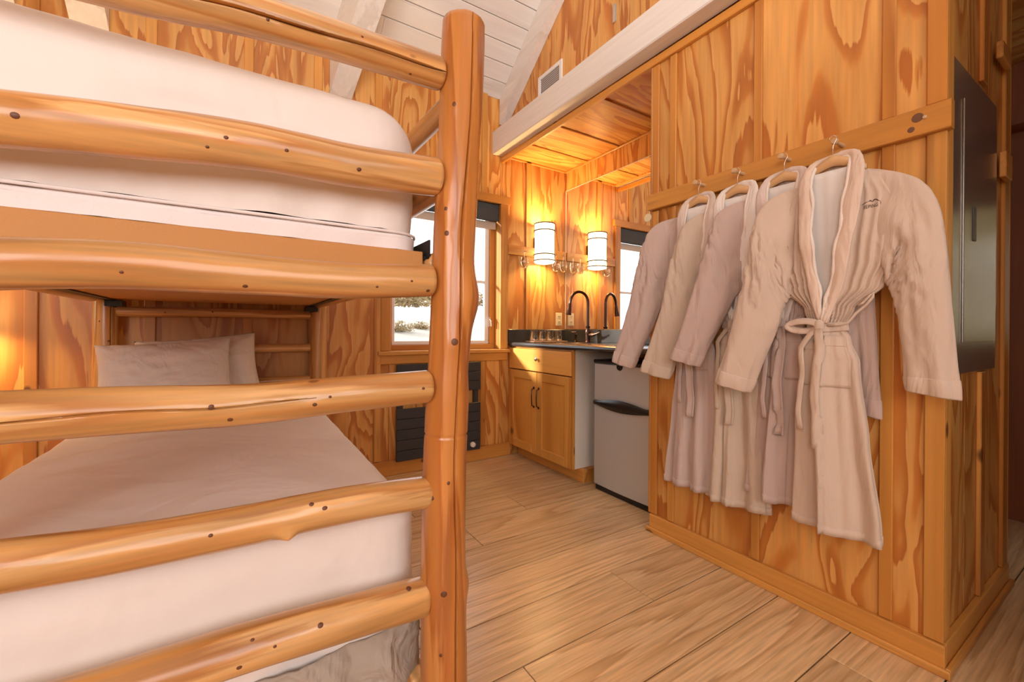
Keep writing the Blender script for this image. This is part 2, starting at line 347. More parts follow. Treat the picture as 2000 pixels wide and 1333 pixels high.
# upper loft wall above the beam
uw = struct('wall_loft', 'plywood loft wall above the white beam')
for a, b_ in ((-2.6, -0.3), (-.3, 1.0), (1.0, 1.79), (1.79, 2.46), (2.46, 3.0)):
    v = [(x, y, z) for x in (1.83, 1.845) for (y, z) in ((a+.001, 2.46), (b_-.001, 2.46), (b_-.001, min(EZ+SL*(3-b_), EZ+SL*(b_+2.6))), (a+.001, min(EZ+SL*(3-a), EZ+SL*(a+2.6))))]
    if a < .2 < b_:
        v = [(x, y, z) for x in (1.83, 1.845) for (y, z) in ((a+.001, 2.46), (b_-.001, 2.46), (b_-.001, EZ+SL*(3-b_)), (0.2, EZ+SL*2.8))]
        v = v
    obj('plywood_panel', MB().add(v, [(0, 1, 2, 3), (7, 6, 5, 4), (0, 4, 5, 1), (1, 5, 6, 2), (2, 6, 7, 3), (3, 7, 4, 0)]), plyZ, uw, loc=(1.83, (a+b_)/2, 2.9))
hg = MB().tube([(1.822, 1.79, 2.835), (1.822, 1.79, 2.945)], 0.006, 8); hg.box(1.826, 1.830, 1.775, 1.805, 2.84, 2.94)
obj('hinge', hg, chrome, uw, label='narrow metal hinge')
hg = MB().tube([(1.822, 1.79, 3.35), (1.822, 1.79, 3.46)], 0.006, 8); hg.box(1.826, 1.830, 1.775, 1.805, 3.35, 3.46)
obj('hinge', hg, chrome, uw, label='narrow metal hinge')

# soffit over the counter niche
sf = struct('ceiling_niche', 'lamplit plywood soffit over the counter niche')
for a, b_ in ((1.49, 1.94), (1.94, 2.37), (2.37, 2.72), (2.72, 3.0)):
    obj('plywood_panel', MB().box(1.80, XM, a+.001, b_-.001, 2.47, 2.482, 0.001), wood_x if False else plyY, sf, loc=(2, a, 2.47))
plyX = wood('fir_plywood_soffit_cross', 'X', PLY, 4.2, 0.19, 8.5, fine=0.16, rough=0.42, distort=0.9, jag=0.5, detail=2.6)
for o in sf.children: o.data.materials[0] = plyX
for y in (1.94, 2.37, 2.72): batten(sf, 1.84, XM, y-.022, y+.022, 2.459, 2.470, pine['X'])
batten(sf, 1.80, 1.84, 1.49, 3.0, 2.452, 2.470, pine['Y'], 'edge_moulding')
batten(sf, XM-.014, XM, 1.49, 3.0, 2.452, 2.470, pine['Y'], 'edge_moulding')
batten(sf, 1.84, XM-.014, 2.986, 3.0, 2.452, 2.470, pine['X'], 'edge_moulding')

# long white beam
bm_ = obj('trim_beam', MB().box(1.690, 1.790, -2.6, 2.999, 2.452, 2.634, 0.006), whY, None, loc=(1.74, 0, 2.54)); tag(bm_, None, None, None, 'structure')

# pitched ceiling
ce = struct('ceiling', 'white painted board ceiling sloping up from the window wall')
n_up = Vector((0, 0.607, 0.794)); d_up = Vector((0, -0.794, 0.607)); E0 = Vector((0, 3.0, EZ))
rowsn = 28; bw = 0.131
for i in range(rowsn):
    s0, s1 = i*bw-.0, (i+1)*bw
    cuts = [-1.70] + ([0.58, 1.0] if False else [random.uniform(-.9, -.2), random.uniform(0.45, 1.25)]) + [1.828]
    if i == 4: cuts = [-1.7, -0.5, 1.25, 1.828]
    for a, b_ in zip(cuts, cuts[1:]):
        mb = MB(); g = 0.0016
        P = lambda x, s, h: E0+Vector((x, 0, 0))+d_up*s+n_up*h
        c = 0.004
        prof = [(s0+g, 0.012), (s0+g, c), (s0+g+c, 0), (s1-g-c, 0), (s1-g, c), (s1-g, 0.012)]
        v = [P(x, s, h) for x in (a+.0006, b_-.0006) for s, h in prof]; k = 6
        mb.add(v, [(j, (j+1) % k, k+(j+1) % k, k+j) for j in range(k)]+[tuple(range(k)), tuple(range(2*k-1, k-1, -1))])
        obj('ceiling_board', mb, whX, ce, loc=P(a, s0, 0))
mb = MB(); q = lambda y, z: [(-1.72, y, z), (3.7, y, z)]
v = [(-1.72, 3.02, EZ+.012), (3.7, 3.02, EZ+.012), (3.7, 0.18, EZ+SL*2.82+.02), (-1.72, 0.18, EZ+SL*2.82+.02)]
v += [(x, y, z+.1) for x, y, z in v]
obj('roof_deck', MB().add(v, [(0, 1, 2, 3), (7, 6, 5, 4), (0, 4, 5, 1), (1, 5, 6, 2), (2, 6, 7, 3), (3, 7, 4, 0)]), outm, ce)
v = [(-1.72, 0.2, EZ+SL*2.8), (3.7, 0.2, EZ+SL*2.8), (3.7, -2.62, EZ-.02), (-1.72, -2.62, EZ-.02)]
v += [(x, y, z+.1) for x, y, z in v]
obj('rear_roof_slope', MB().add(v, [(0, 1, 2, 3), (7, 6, 5, 4), (0, 4, 5, 1), (1, 5, 6, 2), (2, 6, 7, 3), (3, 7, 4, 0)]), whX, ce)
def rafter(x0b, x1b, x0t, x1t, s0=-0.0, s1=3.5, depth=0.165):
    P = lambda x, s, h: Vector((x, 3.0, EZ))+d_up*s-n_up*h
    e0 = 0.01-depth*0.765
    v = [P(x0b, 0.01, 0.001), P(x1b, 0.01, 0.001), P(x1b, e0, depth), P(x0b, e0, depth), P(x0t, s1, 0.001), P(x1t, s1, 0.001), P(x1t, s1, depth), P(x0t, s1, depth)]
    return MB().add(v, [(0, 1, 2, 3), (7, 6, 5, 4), (0, 4, 5, 1), (1, 5, 6, 2), (2, 6, 7, 3), (3, 7, 4, 0)])
for i, (a, b_, c, d) in enumerate(((1.755, 1.828, 1.755, 1.828), (0.468, 0.605, 0.99, 1.125), (-0.745, -0.598, -0.745, -0.598), (-1.07, -0.93, -1.25, -1.12))):
    o = obj('rafter', rafter(a, b_, c, d, depth=.165 if i == 0 else .275), whY, ce, loc=(a, 3.0, EZ))

# remaining shell, mostly out of sight
wl = struct('wall_left', 'plywood wall left of the bunk bed'); wb = struct('wall_back', 'plywood wall with wide windows'); wr = struct('wall_right', 'dark stained wall at the far side of the passage')
def gable(x0, x1, ya, yb):
    zt = lambda y: min(EZ+SL*(3-y), EZ+SL*(y+2.6))
    ys = [ya]+([0.2] if ya < .2 < yb else [])+[yb]
    v = []; n = len(ys)*2
    for x in (x0, x1): v += [(x, y, 0) for y in ys]+[(x, y, zt(y)) for y in reversed(ys)]
    return MB().add(v, [tuple(range(n)), tuple(range(2*n-1, n-1, -1))]+[(j, (j+1) % n, n+(j+1) % n, n+j) for j in range(n)])
for a, b_ in ((-2.6, -1.5), (-1.5, 0.2), (0.2, 1.6), (1.6, 3.0)): obj('plywood_panel', gable(-1.715, -1.70, a+.001, b_-.001), plyZ, wl, loc=(-1.7, a, 1))
for x0, x1, z0, z1 in ((-1.7, -1.3, 0, 2.93), (1.3, 3.6, 0, 2.93), (-1.3, 1.3, 0, 0.95), (-1.3, 1.3, 2.55, 2.93)): panel(wb, x0, x1, -2.62, -2.605, z0, z1)
obj('rear_window_pane', MB().box(-1.3, 1.3, -2.615, -2.61, .95, 2.55), plain('window_glare', (.9, .9, .9), .3), wb)
darkp = wood('dark_stained_panel', 'Z', [(0, (0.30, 0.085, 0.018)), (0.6, (0.24, 0.06, 0.012)), (1, (0.30, 0.085, 0.018))], 2.3, 0.2, 4, rough=0.5)
panel(wr, 3.60, 3.612, -2.6, -0.9, 0, 2.45, darkp); panel(wr, 3.60, 3.612, -0.899, 0.25, 0, 0.98, darkp); panel(wr, 3.60, 3.612, -0.899, 0.25, 1.75, 2.45, darkp)
panel(wr, 3.60, 3.612, 0.251, 3.0, 0, 2.45, darkp)
obj('garden_window_pane', MB().box(3.604, 3.608, -0.899, 0.25, .98, 1.75), panem, wr)
hr = [[(4.6+.25*fbm(j*.5, i*.5, 3)+i*.02, -2.5+j*.25, -.3+i*.25) for j in range(20)] for i in range(14)]
hd = obj('hedge', MB().grid(hr), hedgem, None, smooth=True, solid=.3); tag(hd, 'green hedge added outside the passage window to block the sky, out of view', 'hedge', kind='structure')  # unseen, added to block sky and green the steel panel's reflection
panel(wr, 3.45, 3.60, -0.2, 1.5, 2.14, 2.46, darkp, 'soffit_box'); panel(wr, 2.67, 3.6, 1.49, 1.502, 0, 2.45, darkp)
wp = struct('wall_light_block', 'added unseen plywood panel blocking rear light from the passage, behind the viewpoint')  # added behind the camera to keep rear light off the end wall
panel(wp, 1.50, 1.53, -2.6, -1.4, 0, 2.45); panel(wp, 1.50, 1.53, -1.399, -0.28, 0, 2.45); batten(wp, 1.488, 1.50, -1.42, -1.38, 0, 2.45); batten(wp, 1.488, 1.542, -0.28, -0.262, 0, 2.45)
pc = obj('ceiling_passage', MB().box(1.845, 3.62, -2.6, 1.5, 2.462, 2.475), plyY, None, loc=(2.5, 0, 2.46)); tag(pc, None, None, None, 'structure')

# ---- window
wn = struct('window_1', 'timber cased window over the heater')
def wpart(name, *a, mat=None, b=0.003, parent=wn): return obj(name, MB().box(*a, b), mat or pine['Z'], parent, loc=((a[0]+a[1])/2, (a[2]+a[3])/2, (a[4]+a[5])/2))
wpart('side_casing', 0.806, 0.876, 2.978, 3.0, 0.88, 2.062); wpart('side_casing', 1.770, 1.840, 2.978, 3.0, 0.88, 2.062)
wpart('head_casing', 0.78, 1.862, 2.974, 3.0, 2.062, 2.128, mat=pine['X'])
wpart('window_sill', 0.785, 1.856, 2.955, 3.13, 0.850, 0.878, mat=pine['X'])
wpart('apron', 0.806, 1.842, 2.98, 3.0, 0.786, 0.850, mat=pine['X'])
wpart('jamb', 0.858, 0.870, 3.0, 3.13, 0.878, 2.062); wpart('jamb', 1.775, 1.787, 3.0, 3.13, 0.878, 2.062); wpart('jamb', 0.858, 1.787, 3.0, 3.13, 2.062, 2.074, mat=pine['X'])
wpart('sash', 0.87, 1.775, 3.085, 3.125, 0.878, 0.918, mat=pine['X']); wpart('sash', 0.87, 0.915, 3.085, 3.125, 0.918, 2.0); wpart('sash', 1.73, 1.775, 3.085, 3.125, 0.918, 2.0)
wpart('sash', 0.87, 1.775, 3.085, 3.125, 2.0, 2.062, mat=pine['X'])
wpart('vinyl_frame', 0.915, 1.73, 3.105, 3.135, 0.918, 0.946, mat=vinyl); wpart('vinyl_frame', 0.915, 0.94, 3.105, 3.135, 0.946, 1.99, mat=vinyl); wpart('vinyl_frame', 1.69, 1.73, 3.105, 3.135, 0.946, 1.99, mat=vinyl)
wpart('muntin', 0.94, 1.69, 3.11, 3.13, 1.42, 1.44, mat=vinyl, b=.001)
obj('pane', MB().box(0.93, 1.70, 3.118, 3.122, 0.94, 2.0), panem, wn)
wpart('roller_blind', 0.88, 1.765, 3.01, 3.05, 1.925, 2.060, mat=blindm)
wpart('blind_rail', 0.88, 1.765, 3.055, 3.08, 1.865, 1.925, mat=plain('pale_rail', (.55, .45, .36), .5))
ck = MB().box(1.715, 1.73, 3.07, 3.085, 1.06, 1.14, .003); ck.tube([(1.722, 3.07, 1.12), (1.722, 3.05, 1.11), (1.722, 3.045, 1.06)], .005, 8)
obj('sash_lock', ck, chrome, wn, label='small metal sash lock')

# ---- outside ground and shrubs
rowsg = []
for j in range(28):
    y = 3.6+j*0.55
    rowsg.append([(x*0.8-8, y, -0.75+max(0, (y-5.5))*0.17+0.10*fbm(x*.3, y*.3, 1)) for x in range(40)])
gr = obj('hillside', MB().grid(rowsg), snow, None, smooth=True); tag(gr, 'pale sunlit hillside seen outside the window', 'ground', kind='structure')
def shrub(x, y, z, r, seed, label):
    rs = random.Random(seed); mb = MB()
    for k in range(520):
        d = Vector((rs.gauss(0, 1), rs.gauss(0, 1), abs(rs.gauss(0, .8)))).normalized()*r*rs.uniform(.25, 1)
        c = Vector((x, y, z))+Vector((d.x*1.3, d.y, d.z*.8)); s = r*.11
        a = Vector((rs.uniform(-1, 1), rs.uniform(-1, 1), rs.uniform(-1, 1))).normalized()*s; b2 = a.orthogonal().normalized()*s*.5
        mb.add([c-a, c+b2, c+a, c-b2], [(0, 1, 2, 3)])
    for k in range(7):
        d = Vector((rs.uniform(-1, 1), rs.uniform(-1, 1), 1)).normalized()*r*.8
        mb.tube([(x, y, z-.1), (x+d.x*.5, y+d.y*.5, z+d.z*.4), (x+d.x, y+d.y, z+d.z)], r*.02, 5)
    o = obj('dry_shrub', mb, bushm, None, loc=(x, y, z), fix=False); tag(o, label, 'shrub', 'dry shrubs outside the window')

for k, (u_, v_, yy, r_, lb) in enumerate(((790, 600, 10.5, 1.5, 'wide tawny shrub highest on the pale slope outside'), (828, 588, 11.5, 1.6, 'pale shrub touching the log post edge outside'), (776, 648, 8.0, .5, 'small tan shrub low on the slope near the left casing'), (821, 643, 8.2, .4, 'small grey shrub low on the slope beside the post'), (950, 600, 11, 1.3, 'shrub glimpsed right of the log post outside'))):
    d = Fw+Rt*((u_-1000)/830.3)+Dn*((v_-646.8)/830.3); t = yy/d.y; p = Vector((0, 0, 1.03))+d*t
    zg = -0.75+max(0, (p.y-5.5))*0.17+0.10*fbm((p.x+8)/.8*.3, p.y*.3, 1)
    # place on the ground where the sight line meets it
    for it in range(40):
        p = Vector((0, 0, 1.03))+d*t; zg = -0.75+max(0, (p.y-5.5))*0.17+0.10*fbm((p.x+8)/.8*.3, p.y*.3, 1)
        if p.z > zg: t *= 1.04
        else: break
    shrub(p.x, p.y, zg, r_, k+3, lb)

# ================================================================= BUNK BED
bunk = thing('bunk_bed', 'varnished peeled-log bunk bed with a tall right foot post and six end rails', 'bunk bed', (0.41, 0.93, 0))
def rodrig(axis): 
    a = axis.normalized(); u = a.orthogonal().normalized(); return a, u, a.cross(u)
def logpart(name, pts, radii, seed, mat, parent, knots=(), crack=None, ends=True, burls=(), ring=None, facing=None, n=44, steps=60, label=None):
    """peeled log: swept tube with uneven radius, drying crack, knots with raised collars"""
    P = [Vector(p) for p in pts]; tot = [0]
    for a, b_ in zip(P, P[1:]): tot.append(tot[-1]+(b_-a).length)
    Lg = tot[-1]
    def at(s):
        s *= Lg
        for i in range(len(P)-1):
            if s <= tot[i+1] or i == len(P)-2:
                k = (s-tot[i])/(tot[i+1]-tot[i]); k = max(0, min(1, k))
                p0 = P[max(i-1, 0)]; p1 = P[i]; p2 = P[i+1]; p3 = P[min(i+2, len(P)-1)]
                return 0.5*((2*p1)+(p2-p0)*k+(2*p0-5*p1+4*p2-p3)*k*k+(3*p1-p0-3*p2+p3)*k**3)
    A = (P[-1]-P[0]).normalized()
    F = facing or (Vector((0, 0, 1.03))-(P[0]+P[-1])/2)
    U = (F-A*F.dot(A)).normalized(); V = A.cross(U)          # angle 0 faces the viewer's side
    def rad(s, th):
        r = interp(radii, s)
        r *= 1+0.035*fbm(s*Lg*3+seed, math.cos(th), math.sin(th)+seed*3)+0.012*fbm(s*Lg*16+seed, math.cos(th)*3, math.sin(th)*3)
        if ends:
            e = min(s, 1-s)*Lg
            if e < 0.016: r *= 0.80+0.20*math.sqrt(max(0, 1-(1-e/0.016)**2))
        for (ks, kt, kr) in knots:
            ds = (s-ks)*Lg; dt = (th-kt+PI) % (2*PI)-PI; dd = math.hypot(ds/1.6, dt*r)/kr
            r += kr*0.30*math.exp(-dd*dd*0.35)
        for (ks, kt, ka, kl, kw) in burls:
            ds = (s-ks)*Lg; dt = (th-kt+PI) % (2*PI)-PI
            r += ka*math.exp(-(ds/kl)**2-(dt/kw)**2)
        if crack:
            c0, c1, ct, cw, cd = crack
            if c0 < s < c1:
                tt = ct+0.10*math.sin(s*5+seed)+0.05*math.sin(s*23+seed)
                dt = (th-tt+PI) % (2*PI)-PI; w = cw*min(1, (s-c0)*12+.1, (c1-s)*12+.1)
                if abs(dt*r) < w: r -= cd*(1-abs(dt*r)/w)
        if ring and abs(s-ring)*Lg < 0.004: r -= 0.0018
        return r
    ths = [2*PI*k/n for k in range(n)]
    if crack:
        base = crack[2]
        ths = sorted(set([round(t % (2*PI), 5) for t in ths]+[round((base+d*0.022) % (2*PI), 5) for d in range(-9, 10)]))
    ss = [k/steps for k in range(steps+1)]
    if ends: ss = sorted(set(ss+[x/Lg for x in (0.002, 0.005, 0.009, .016)]+[1-x/Lg for x in (0.002, 0.005, 0.009, .016)]))
    if ring: ss = sorted(set(ss+[ring-.0045/Lg, ring-.002/Lg, ring, ring+.002/Lg, ring+.0045/Lg]))
    rows_ = []
    for s in ss:
        c = at(s); rows_.append([c+(U*math.cos(t)+V*math.sin(t))*rad(s, t) for t in ths])
    mb = MB().grid(rows_, True); m_ = len(ths)
    mb.f.append(tuple(range(m_-1, -1, -1))); mb.f.append(tuple(range((len(ss)-1)*m_, len(ss)*m_)))
    o = obj(name, mb, mat, parent, smooth=True, loc=P[0])
    try: o.data.set_sharp_from_angle(angle=math.radians(50))
    except Exception: pass
    if label: o['label'] = label
    for (ks, kt, kr) in knots:
        r = rad(ks, kt); nrm = (U*math.cos(kt)+V*math.sin(kt)); c = at(ks)+nrm*(r-.0008); tv = nrm.cross(A)
        kb = MB(); v = [c+nrm*0.0012]; 
        for q in (0.5, 1.0):
            for j in range(12):
                a = 2*PI*j/12; v.append(c+nrm*(0.0012 if q < 1 else -0.0012)+(A*math.cos(a)*1.25+tv*math.sin(a))*kr*0.90*q)
        kb.add(v, [(0, 1+j, 1+(j+1) % 12) for j in range(12)]+[(1+j, 13+j, 13+(j+1) % 12, 1+(j+1) % 12) for j in range(12)])
        obj('knot', kb, knotm, o, smooth=True)
    return o
# posts
RP = .051
logpart('post', [(0.405, 0.93, 0.0), (0.403, 0.93, 0.3), (0.400, 0.93, 0.6), (0.408, 0.93, 0.84), (0.421, 0.93, 1.2), (0.439, 0.93, 1.56), (0.444, 0.93, 1.782)],
        [(0, .056), (.2, .053), (.45, .050), (.62, .048), (.8, .050), (.93, .052), (.985, .050), (.995, .036), (1.0, .022)], 1, postm, bunk,
        knots=((0.865, -0.30, .007), (0.567, 0.22, .011), (0.365, -.5, .007), (0.385, 0.20, .006), (0.245, 0.05, .009), (0.70, -.35, .008), (0.73, -.45, .006), (0.17, -.1, .006)),
        crack=(0.0, 0.985, 0.52, 0.0035, 0.012), ends=False, burls=((0.622, 1.5, .017, .055, .8), (0.53, 1.6, -.004, .04, .8), (.24, 1.7, .008, .03, .5)), ring=0.445, steps=120, n=56,
        label='tall thick foot post with a burl and a drying crack')
logpart('post', [(-.585, .93, 0), (-.59, .93, .9), (-.58, .93, 1.78)], [(0, .054), (.5, .051), (.96, .05), (1, .03)], 2, logm['Z'], bunk, crack=(0, .98, .3, .003, .01), ends=False)
logpart('post', [(-.585, 2.905, 0), (-.588, 2.905, .9), (-.58, 2.905, 1.78)], [(0, .052), (.5, .048), (.96, .047), (1, .03)], 3, logm['Z'], bunk, crack=(0, .98, .45, .003, .012), ends=False, knots=((.54, .25, .006), (.47, -.2, .005), (.59, -.5, .004)))
logpart('post', [(.395, 2.905, 0), (.397, 2.905, .9), (.40, 2.905, 1.78)], [(0, .053), (.5, .051), (.96, .047), (1, .03)], 4, logm['Z'], bunk, ends=False)
# foot rails  (x right end, z left, z right, radius left/right)
XL = -.545
def footrail(zl, zr, xr, rl, rr, seed, **k):
    pts = []
    for i in range(6):
        t = i/5; pts.append((lerp(XL, xr, t), 0.93+0.004*math.sin(i*2.1+seed), lerp(zl, zr, t)+0.006*math.sin(i*1.7+seed*1.3)*(0.5 if i in (0, 5) else 1)))
    return logpart('foot_rail', pts, [(0, rl), (1, rr)], seed, logm['X'], bunk, **k)
footrail(1.575, 1.630, 0.388, .039, .036, 11, crack=(0.25, 1.0, -0.25, .0035, .014), knots=((.62, .0, .004), (.8, -.6, .004), (.9, .5, .004)))
footrail(1.325, 1.388, 0.380, .041, .043, 12, knots=((.29, -.15, .007), (.56, -.2, .005), (.66, -.1, .005), (.80, .1, .006), (.53, .25, .004)))
footrail(1.115, 1.143, 0.366, .040, .037, 13, knots=((.60, .6, .006), (.965, .6, .006), (.85, .3, .004), (.92, .0, .004), (.42, .3, .004)))
footrail(0.890, 0.898, 0.362, .040, .037, 14, crack=(0.0, .72, 0.15, .0022, .007), knots=((.55, .0, .006), (.73, .35, .006), (.58, .7, .006), (.76, .05, .004), (.955, .1, .005)))
footrail(0.685, 0.655, 0.362, .038, .036, 15, knots=((.55, .15, .005), (.725, -.35, .006), (.75, -.05, .007)), burls=((0.68, 1.0, .014, .014, .35),))
footrail(0.455, 0.420, 0.358, .040, .042, 16, knots=((.62, -.2, .005), (.745, .0, .007), (.60, .7, .006), (.93, -.5, .008), (.66, .3, .004)))
for i, z in enumerate((1.115, 0.911, 0.714, 1.40, 1.58)):
    logpart('head_rail', [(-.548, 2.905, z), (-.1, 2.905, z+.004), (.352, 2.905, z+.003)], [(0, .026), (1, .027)], 21+i, logm['X'], bunk, n=20, steps=24, knots=((.25, .1, .005), (.45, -.1, .005)) if i == 0 else ())
for i, (x, z, r) in enumerate(((.437, 1.598, .026), (.418, 1.39, .03), (.412, 1.19, .034), (.36, .16, .038), (-.60, 1.598, .026), (-.60, 1.39, .03), (-.60, 1.19, .034), (-.59, .30, .038))):
    logpart('side_rail', [(x, .975, z), (x-.02, 1.9, z), (x-.03, 2.865, z)], [(0, r), (1, r*.95)], 31+i, logm['Y'], bunk, n=20, steps=24)
obj('platform', MB().box(-.555, .372, 1.0, 2.86, 1.172, 1.222, .002), osb, bunk, loc=(0, 1, 1.2), label='flat particle board platform edge')
obj('platform', MB().box(-.555, .330, 1.06, 2.86, 0.26, 0.30, .002), osb, bunk, loc=(0, 1, .3))
def angle_iron(x0, x1, xi, z0, z1):
    mb = MB().box(min(x0, x1), max(x0, x1), .985, 2.87, z0, z0+.004); mb.box(xi-.002, xi+.002, .985, 2.87, z0, z1)
    for y in (1.01, 1.05, 2.80, 2.84): mb.tube([(xi-.008, y, (z0+z1)/2), (xi+.008, y, (z0+z1)/2)], .006, 8)
    return mb
obj('angle_iron', angle_iron(.335, .383, .383, 1.166, 1.25), blackmetal, bunk, label='black angle iron along the platform')
obj('angle_iron', angle_iron(-.58, -.535, -.565, 1.166, 1.25), blackmetal, bunk, label='black angle iron along the platform')
for x in (-.535, .345):
    obj('bed_bracket', MB().box(x-.035, x+.035, 2.78, 2.86, 1.135, 1.166, .003).tube([(x, 2.8, 1.13), (x, 2.8, 1.137)], .009, 8), blackmetal, bunk, label='black iron bracket under the platform')

# ---- bedding
def drape(x0, x1, y0, y1, zt, zb, rc, re, seed, amp=.004, crown=.015, side=0, nseg=26, flare=0.0, foot_pull=None, n_arc=10, hemwave=.01):
    """rounded box of cloth: rings from the middle of the top outwards and down"""
    def ringpt(off, s):
        X0, X1, Y0, Y1 = x0-off, x1+off, y0-off, y1+off
        r = max(.001, rc+off); r = min(r, (X1-X0)/2-.001, (Y1-Y0)/2-.001)
        w, h = X1-X0-2*r, Y1-Y0-2*r; arc = PI/2*r; peri = 2*w+2*h+4*arc; d = s*peri
        segs = [(w, 0), (arc, 1), (h, 2), (arc, 3), (w, 4), (arc, 5), (h, 6), (arc, 7)]
        for L_, k in segs:
            if d <= L_ or k == 7:
                t = d/L_ if L_ > 0 else 0
                a = t*PI/2
                return {0: lambda: (X0+r+d, Y0, 0, -1), 1: lambda: (X1-r+r*math.sin(a), Y0+r-r*math.cos(a), math.sin(a), -math.cos(a)), 2: lambda: (X1, Y0+r+d, 1, 0),
                        3: lambda: (X1-r+r*math.cos(a), Y1-r+r*math.sin(a), math.cos(a), math.sin(a)), 4: lambda: (X1-r-d, Y1, 0, 1), 5: lambda: (X0+r-r*math.sin(a), Y1-r+r*math.cos(a), -math.sin(a), math.cos(a)),
                        6: lambda: (X0, Y1-r-d, -1, 0), 7: lambda: (X0+r-r*math.cos(a), Y0+r-r*math.sin(a), -math.cos(a), -math.sin(a))}[k]()
            d -= L_
    M_ = 220; rows_ = []; hw = (x1-x0)/2
    # top rings
    for i in range(nseg):
        q = (i/nseg); off = -(hw-0.004)*(1-q)-re*q
        rows_.append([((p[0] if i else (x0+x1)/2), p[1], zt+crown*math.cos(q*PI/2)+amp*fbm((p[0] if i else (x0+x1)/2)*5+seed, p[1]*5, 0)) for p in (ringpt(off, k/M_) for k in range(M_))])
    for i in range(n_arc+1):
        a = i/n_arc*PI/2; off = -re+re*math.sin(a)
        rows_.append([(p[0], p[1], zt-re+re*math.cos(a)+amp*fbm(p[0]*5+seed, p[1]*5, 0)) for p in (ringpt(off, k/M_) for k in range(M_))])
    for i in range(1, 31):
        q = i/30; z = lerp(zt-re, zb, q); row = []
        for k in range(M_):
            p = ringpt(0, k/M_); w = q*(flare+amp*2.2*fbm(p[0]*14+seed, p[1]*14, z*1.5))+amp*1.2*fbm(p[0]*6, p[1]*6+seed, z*6)
            zz = z+q*hemwave*fbm(p[0]*4, p[1]*4, seed)
            row.append((p[0]+p[2]*w, p[1]+p[3]*w, zz))
        rows_.append(row)
    return MB().grid(rows_, True)
um = thing('upper_mattress', 'thin white quilted mattress pad lying on the upper bunk platform', 'mattress', (-.09, 1.9, 1.222))
obj('pad', drape(-.545, .368, 1.003, 2.86, 1.262, 1.2225, .06, .012, 3, amp=.003, crown=0, nseg=4, hemwave=0, n_arc=4), padm, um, smooth=True)
pp = [(-.49, 1.0, 1.262), (-.2, 1.0, 1.262), (.1, 1.0, 1.262), (.295, 1.0, 1.262), (.318, 1.003, 1.262), (.342, 1.014, 1.262), (.360, 1.034, 1.262), (.369, 1.058, 1.262), (.371, 1.09, 1.262), (.371, 1.8, 1.262), (.371, 2.8, 1.262)]
obj('piping', MB().tube(pp, .0035, 8), padm, um, smooth=True)
us = obj('upper_bedspread', drape(-.565, .382, 1.004, 2.87, 1.602, 1.268, .12, .135, 5, amp=.006, crown=.035, hemwave=.004, flare=-.004), linen, None, smooth=True, loc=(-.09, 1.9, 1.268))
tag(us, 'cream sheet covering the thick upper bunk mattress', 'bedspread')
lm = obj('lower_mattress', drape(-.55, .362, 1.02, 2.86, .50, .302, .06, .03, 9, amp=.002), padm, None, smooth=True, loc=(-.09, 1.9, .302))
tag(lm, 'white mattress hidden under the lower bedspread on the bottom bunk', 'mattress')
ls = obj('lower_bedspread', drape(-.60, .372, 1.005, 2.87, .605, .21, .075, .05, 8, amp=.006, crown=.03, flare=.004, hemwave=.06), linen, None, smooth=True, loc=(-.09, 1.9, .21))
tag(ls, 'smooth cream bedspread tucked over the lower bunk', 'bedspread')
# wrinkled grey under-blanket at the foot corner
rows_ = []
for i in range(60):
    t = i/59; row = []
    for k in range(80):
        s = k/79; x = lerp(-.40, .375, s); z = lerp(.30, .02, t)
        y = 1.012-.022*math.sin(t*PI)-.022*fbm(x*5, z*9+x*8, 4)-.010*fbm(x*18, z*14, 2)
        if s > .9: y += (s-.9)*.5
        row.append((x, y-.02, z+.03*s))
    rows_.append(row)
gb = obj('under_blanket', MB().grid(rows_), greylin, None, smooth=True, solid=.006, loc=(0, 1, .1)); tag(gb, 'crumpled grey-beige blanket hanging below the lower bedspread at the bed foot', 'blanket')

def pillow(name, w, h, d, seed, M, mat, label):
    rows_ = []; n = 48
    def sh(u, v, side):
        x, y = (u-.5)*2, (v-.5)*2
        ex = (1-abs(x)**3.2); ey = (1-abs(y)**3.0); t = max(0, ex*ey)**.52
        px = x*w/2*(1-.06*(1-abs(y)**2)*abs(x)**3); py = y*h/2*(1-.08*(1-abs(x)**2)*abs(y)**3)
        wr = .012*fbm(x*2.5+seed, y*3, side)*(.3+t)
        wr += .004*math.sin((x*7+y*5)*3+4*fbm(x*2, y*2, seed))*max(0, (abs(x)+abs(y)-.9))
        return M @ Vector((px, py, side*(t*d/2+.002)+wr*.7))
    mb = MB()
    for side in (1, -1): mb.grid([[sh(i/n, j/n, side) for i in range(n+1)] for j in range(n+1)])
    o = obj(name, mb, mat, None, smooth=True, loc=M.translation)
    md = o.modifiers.new('weld', 'WELD'); md.merge_threshold = .0045
    tag(o, label, 'pillow', 'pillows at the head of the lower bunk'); return o
def pm(x, y, z, tilt, roll, yaw=0): return Matrix.Translation((x, y, z)) @ Matrix.Rotation(yaw, 4, 'Z') @ Matrix.Rotation(PI/2-tilt, 4, 'X') @ Matrix.Rotation(roll, 4, 'Z')
pillow('pillow', .52, .36, .15, 1, pm(-.305, 2.60, .80, .42, .07), pillowm, 'front cream pillow, largest and leftmost on the lower bunk')
pillow('pillow', .52, .36, .13, 2, pm(-.185, 2.755, .815, .30, .10), pillowm, 'cream pillow whose pointed right corner shows behind the front pillow')

